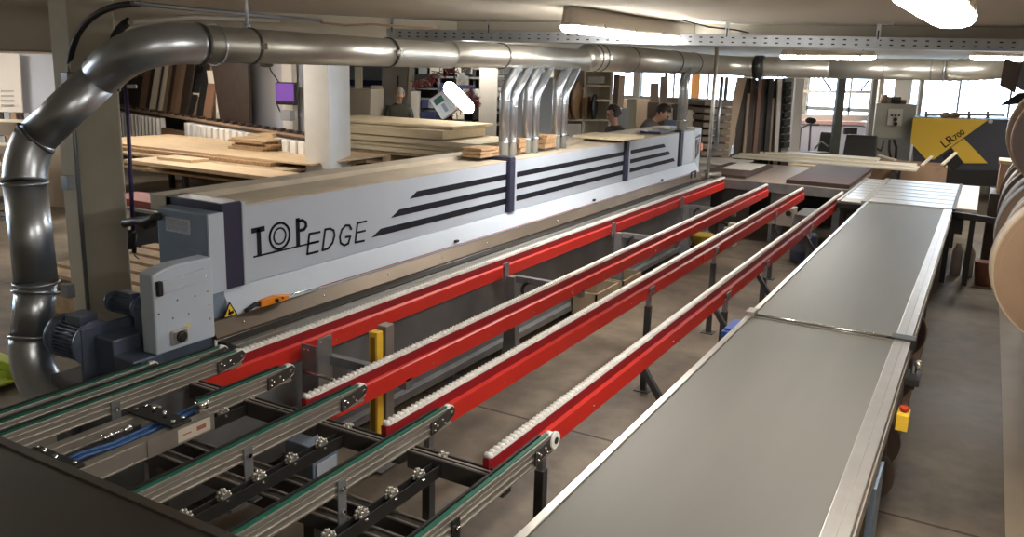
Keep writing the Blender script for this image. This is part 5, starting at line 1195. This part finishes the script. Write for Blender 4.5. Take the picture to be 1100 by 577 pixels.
solo('blue_barrel', MB().lathe((bl_.x-.05, bl_.y-.4, 0), (0, 0, 1), [(0, .15), (.02, .17), (.14, .175), (.15, .185), (.17, .185), (.18, .175), (.36, .17), (.40, .15)], 28), mat('barrel_blue', (.06, .075, .12), .45), 'dark blue barrel on the floor behind the last red rail', 'barrel')
solo('metal_duct_box', MB().box(-2.15, -1.95, 11.7, 12.4, 0, .62), legst_m, 'tall grey steel box behind the third red rail near the outfeed table', 'box', None, .006)
pw = thing('power_unit', (-2.3, 12.3, 0), 'pale valve unit with hoses under the outfeed table between the third and fourth rail', 'valve unit')
MB().box(-2.62, -2.25, 12.2, 12.45, .35, .62).build('valve_body', mat('valve_beige', (.48, .44, .38), .5), pw, .008)
MB().tube([(-2.5, 12.2, .35), (-2.4, 12.1, .2), (-2.55, 12.05, .05), (-2.3, 12.0, .03)], .02, 8).build('valve_hose', rubber, pw)
MB().lathe((-2.32, 12.18, .55), (0, -1, 0), [(0, .04), (.03, .04)], 14).build('gauge', blackst_m, pw)

# =================================================================== PEOPLE
def skinned(name, verts, edges, m_, parent, off=V((0, 0, 0)), sub=2):
    me = bpy.data.meshes.new(name); me.from_pydata([tuple(v[0]) for v in verts], edges, [])
    o = bpy.data.objects.new(name, me); COL.objects.link(o)
    o.modifiers.new('skin', 'SKIN'); s_ = o.modifiers.new('sub', 'SUBSURF'); s_.levels = sub; s_.render_levels = sub
    sk_ = me.skin_vertices[0].data
    for i, v in enumerate(verts):
        r_ = v[1]; sk_[i].radius = r_ if isinstance(r_, tuple) else (r_, r_); sk_[i].use_root = (i == 0)
    dg = bpy.context.evaluated_depsgraph_get(); dg.update()
    me2 = bpy.data.meshes.new_from_object(o.evaluated_get(dg)); bpy.data.objects.remove(o)
    me2.name = name
    for p in me2.polygons: p.use_smooth = True
    me2.materials.clear(); me2.materials.append(m_)
    o = bpy.data.objects.new(name, me2); COL.objects.link(o)
    if parent: o.parent = parent
    return o
def person(loc, face, label, shirt, hair, bend=0, hgt=1.8, arms='down', headdown=0, glasses=False, phones=False, longsl=True):
    """figure built in local space facing -Y, feet at z=0, then turned to `face`"""
    s = hgt/1.8
    root = bpy.data.objects.new('person', None); COL.objects.link(root); root.location = loc; root.rotation_euler = (0, 0, face); root.empty_display_size = .1
    tag(root, label, 'person'); OFF[root] = V((0, 0, 0))
    ca, sa = math.cos(bend), math.sin(bend)
    def T(x, y, z):   # bend the trunk forwards about the hip
        dz = z-.95; return V((x, y*ca-dz*sa, .95+dz*ca+y*sa))*s if z > .95 else V((x, y, z))*s
    vs, es = [], []
    def add(p, r, par=None):
        vs.append((p, tuple(q*s for q in r) if isinstance(r, tuple) else r*s)); i = len(vs)-1
        if par is not None: es.append((par, i))
        return i
    pel = add(T(0, 0, .95), (.15, .11)); ab = add(T(0, 0, 1.12), (.14, .10), pel); ch = add(T(0, 0, 1.32), (.17, .115), ab); nk0 = add(T(0, .01, 1.46), (.09, .07), ch)
    nk = add(T(0, .0, 1.54), .048, nk0)
    hx = -math.sin(headdown)*.10; hz = 0
    chin = add(T(0, -.032+hx*.4, 1.60), (.062, .074), nk); mid = add(T(0, -.01+hx, 1.67), (.088, .110), chin); top = add(T(0, .005+hx*1.3, 1.755), (.080, .095), mid)
    HC_ = T(0, -.01+hx, 1.68); fwd = (T(0, -1, 1.67)-T(0, 0, 1.67)).normalized(); fwd = (fwd*math.cos(headdown)+V((0, 0, -1))*math.sin(headdown)).normalized()
    for sx in (-1, 1):
        sh = add(T(sx*.19, 0, 1.42), .058, ch)
        if arms == 'down': el = T(sx*.25, .03, 1.12); wr = T(sx*.22, -.10, .88); hd = T(sx*.21, -.14, .80)
        elif arms == 'front': el = T(sx*.25, -.05, 1.14); wr = T(sx*.14, -.27, 1.12); hd = T(sx*.11, -.35, 1.12)
        else: el = V((sx*.20, -.62, .98))*s; wr = V((sx*.17, -.72, .76))*s; hd = V((sx*.15, -.76, .68))*s
        e_i = add(el, .042, sh); w_i = add(wr, .027, e_i); dr = (hd-wr).normalized(); side = dr.cross(V((0, 1, 0))) if abs(dr.y) < .9 else V((1, 0, 0)); side.normalize()
        pm = add(hd, (.036, .018), w_i)
        for k, fl_ in enumerate((.060, .072, .067, .052)):
            b_ = add(hd+dr*.03*s+side*(k-1.5)*.019*s, .009, pm); c_ = add(hd+dr*(.03+fl_*.55)*s+side*(k-1.5)*.021*s, .008, b_); add(hd+dr*(.03+fl_)*s+side*(k-1.5)*.021*s+V((0, 0, -.015))*s, .007, c_)
        t1_ = add(hd+side*sx*-.035*s, .011, pm); add(hd+side*sx*-.060*s+dr*.03*s, .009, t1_)
        hp = add(T(sx*.10, 0, .90), (.085, .09), pel); kn = add(V((sx*.11, -.02, .50))*s, .055, hp); an = add(V((sx*.12, .03, .09))*s, .038, kn); add(V((sx*.13, -.12, .04))*s, (.04, .03), an)
    skinned('body', vs, es, skin_m, root)
    # clothing shells
    cv = [(T(0, 0, .93), (.165*s, .125*s)), (T(0, 0, 1.12), (.17*s, .13*s)), (T(0, 0, 1.32), (.205*s, .155*s)), (T(0, .01, 1.45), (.16*s, .135*s)), (T(0, .01, 1.53), (.075*s, .075*s))]; ce_ = [(0, 1), (1, 2), (2, 3), (3, 4)]
    for sx in (-1, 1):
        n0 = len(cv); 
        if arms == 'down': el = T(sx*.25, .03, 1.12); wr = T(sx*.225, -.08, .92)
        elif arms == 'front': el = T(sx*.25, -.05, 1.14); wr = T(sx*.16, -.22, 1.12)
        else: el = V((sx*.20, -.62, .98))*s; wr = V((sx*.175, -.70, .80))*s
        cv += [(T(sx*.19, 0, 1.42), .078*s), (el if longsl else T(sx*.19, 0, 1.42).lerp(el, .7), .054*s)]; ce_ += [(2, n0), (n0, n0+1)]
        if longsl: cv.append((wr, .036*s)); ce_.append((n0+1, n0+2))
    skinned('shirt', cv, ce_, shirt, root)
    tv = [(T(0, 0, .96), (.16*s, .12*s))]; te = []
    for sx in (-1, 1):
        n0 = len(tv); tv += [(T(sx*.10, 0, .88), (.10*s, .10*s)), (V((sx*.11, -.02, .50))*s, .068*s), (V((sx*.12, .02, .10))*s, .055*s)]; te += [(0, n0), (n0, n0+1), (n0+1, n0+2)]
        sho = MB().ball(V((sx*.13, -.07, .045))*s, .06*s, 12, (.8, 2.1, .75)); sho.build('shoe', rubber, root)
    skinned('trousers', tv, te, jeans_m, root)
    up = (V((0, 0, 1)) - fwd*fwd.z).normalized() if abs(fwd.z) < .95 else T(0, 0, 1.7)-T(0, 0, 1.6)
    up.normalize(); rt_ = fwd.cross(up).normalized()
    hm = MB(); n = 22      # hair cap: upper back part of an ellipsoid
    C0 = HC_+up*.015*s-fwd*.01*s; rr = (.096*s, .122*s, .128*s)
    rows = 9; vsx = []
    for j in range(rows+1):
        th_ = math.pi*.62*j/rows
        for k in range(n):
            a_ = 2*math.pi*k/n; lim = .50 if math.cos(a_) > .3 else 1.0     # shorter over the face
            tt = th_*lim if j else 0
            vsx.append(C0+rt_*rr[0]*math.sin(tt)*math.sin(a_)+fwd*rr[1]*math.sin(tt)*math.cos(a_)+up*rr[2]*math.cos(tt))
    hm._add(vsx, [[j*n+k, (j+1)*n+k, (j+1)*n+(k+1) % n, j*n+(k+1) % n] for j in range(rows) for k in range(n)])
    hm.sm = [True]*len(hm.f); h_ = hm.build('hair', hair, root)
    sf_ = h_.modifiers.new('solid', 'SOLIDIFY'); sf_.thickness = .012; sf_.offset = 1
    fm = MB(); fm.ball(HC_+fwd*.112*s-up*.012*s, .018*s, 10, (.9, 1.3, 1.3)); fm.build('nose', skin_m, root)
    for sx in (-1, 1):
        MB().ball(HC_+rt_*sx*.092*s-up*.01*s, .024*s, 10, (.5, .8, 1.3)).build('ear', skin_m, root)
        MB().ball(HC_+rt_*sx*.030*s+fwd*.100*s+up*.01*s, .011*s, 8).build('eye', rubber, root)
    MB().obox(HC_+fwd*.100*s-up*.052*s, rt_*.022*s, fwd*.004*s, up*.004*s).build('mouth', mat('lips', (.35, .14, .11), .6), root)
    if glasses:
        g = MB()
        for sx in (-1, 1):
            c_ = HC_+rt_*sx*.031*s+fwd*.116*s+up*.010*s
            g.tube([c_+(rt_*math.cos(a_)+up*math.sin(a_)*.75)*.025*s for a_ in [2*math.pi*k/16 for k in range(16)]], .003*s, 6, closed=True)
            g.tube([c_+rt_*sx*.025*s, HC_+rt_*sx*.094*s+up*.01*s], .003*s, 6)
        g.tube([HC_+rt_*-.008*s+fwd*.118*s+up*.012*s, HC_+rt_*.008*s+fwd*.118*s+up*.012*s], .003*s, 6); g.build('glasses', rubber, root)
    if phones:
        g = MB()
        for sx in (-1, 1): g.lathe(HC_+rt_*sx*.098*s-fwd*.005*s, rt_*sx, [(0, .048*s), (.02*s, .048*s), (.035*s, .035*s)], 20)
        g.tube([HC_+rt_*math.cos(a_)*.118*s+up*(math.sin(a_)*.142+.0)*s for a_ in [math.pi*k/16 for k in range(17)]], .009*s, 8); g.build('headphones', mat('headphone_grey', (.06, .06, .065), .35), root)
    return root
def look(p, q): d = q-p; return math.atan2(d.x, -d.y)    # turn so that local -Y points to q
pp = at(428, 110, 17.5); pp.z = 0
person(pp, look(pp, V((-7.5, 11.0, 0))), 'older worker with grey hair and glasses in a dark shirt behind the rear plywood', shirtd, hairg_m, bend=.10, hgt=2.03, arms='front', headdown=.55, glasses=True)
pp = at(665, 120, 13.2); pp.z = 0
person(pp, look(pp, pp-RT*3-FW*1.2), 'young worker with dark hair and headphones in a charcoal shirt standing behind the machine hood', shirtg, hairb_m, bend=.10, hgt=1.96, arms='front', headdown=.15, phones=True, longsl=False)
pp = at(683, 130, 14.6); pp.z = 0
person(pp, look(pp, pp+RT*2-FW*.8), 'worker in grey bending forward beside the leaning boards, seen from the side', mat('mid_grey_shirt', (.12, .12, .125), .8), hairb_m, bend=.55, hgt=2.08, arms='reach', headdown=.2)

# =================================================================== LIGHT AND VIEW
w = bpy.data.worlds.new('daylight'); bpy.context.scene.world = w; w.use_nodes = True
bg = w.node_tree.nodes['Background']; bg.inputs[0].default_value = (.60, .78, 1, 1); bg.inputs[1].default_value = 4.5
sc = bpy.context.scene
sc.view_settings.view_transform = 'Standard'; sc.view_settings.look = 'None'; sc.view_settings.gamma = 1; sc.view_settings.use_curve_mapping = False
sc.view_settings.exposure = 1.5
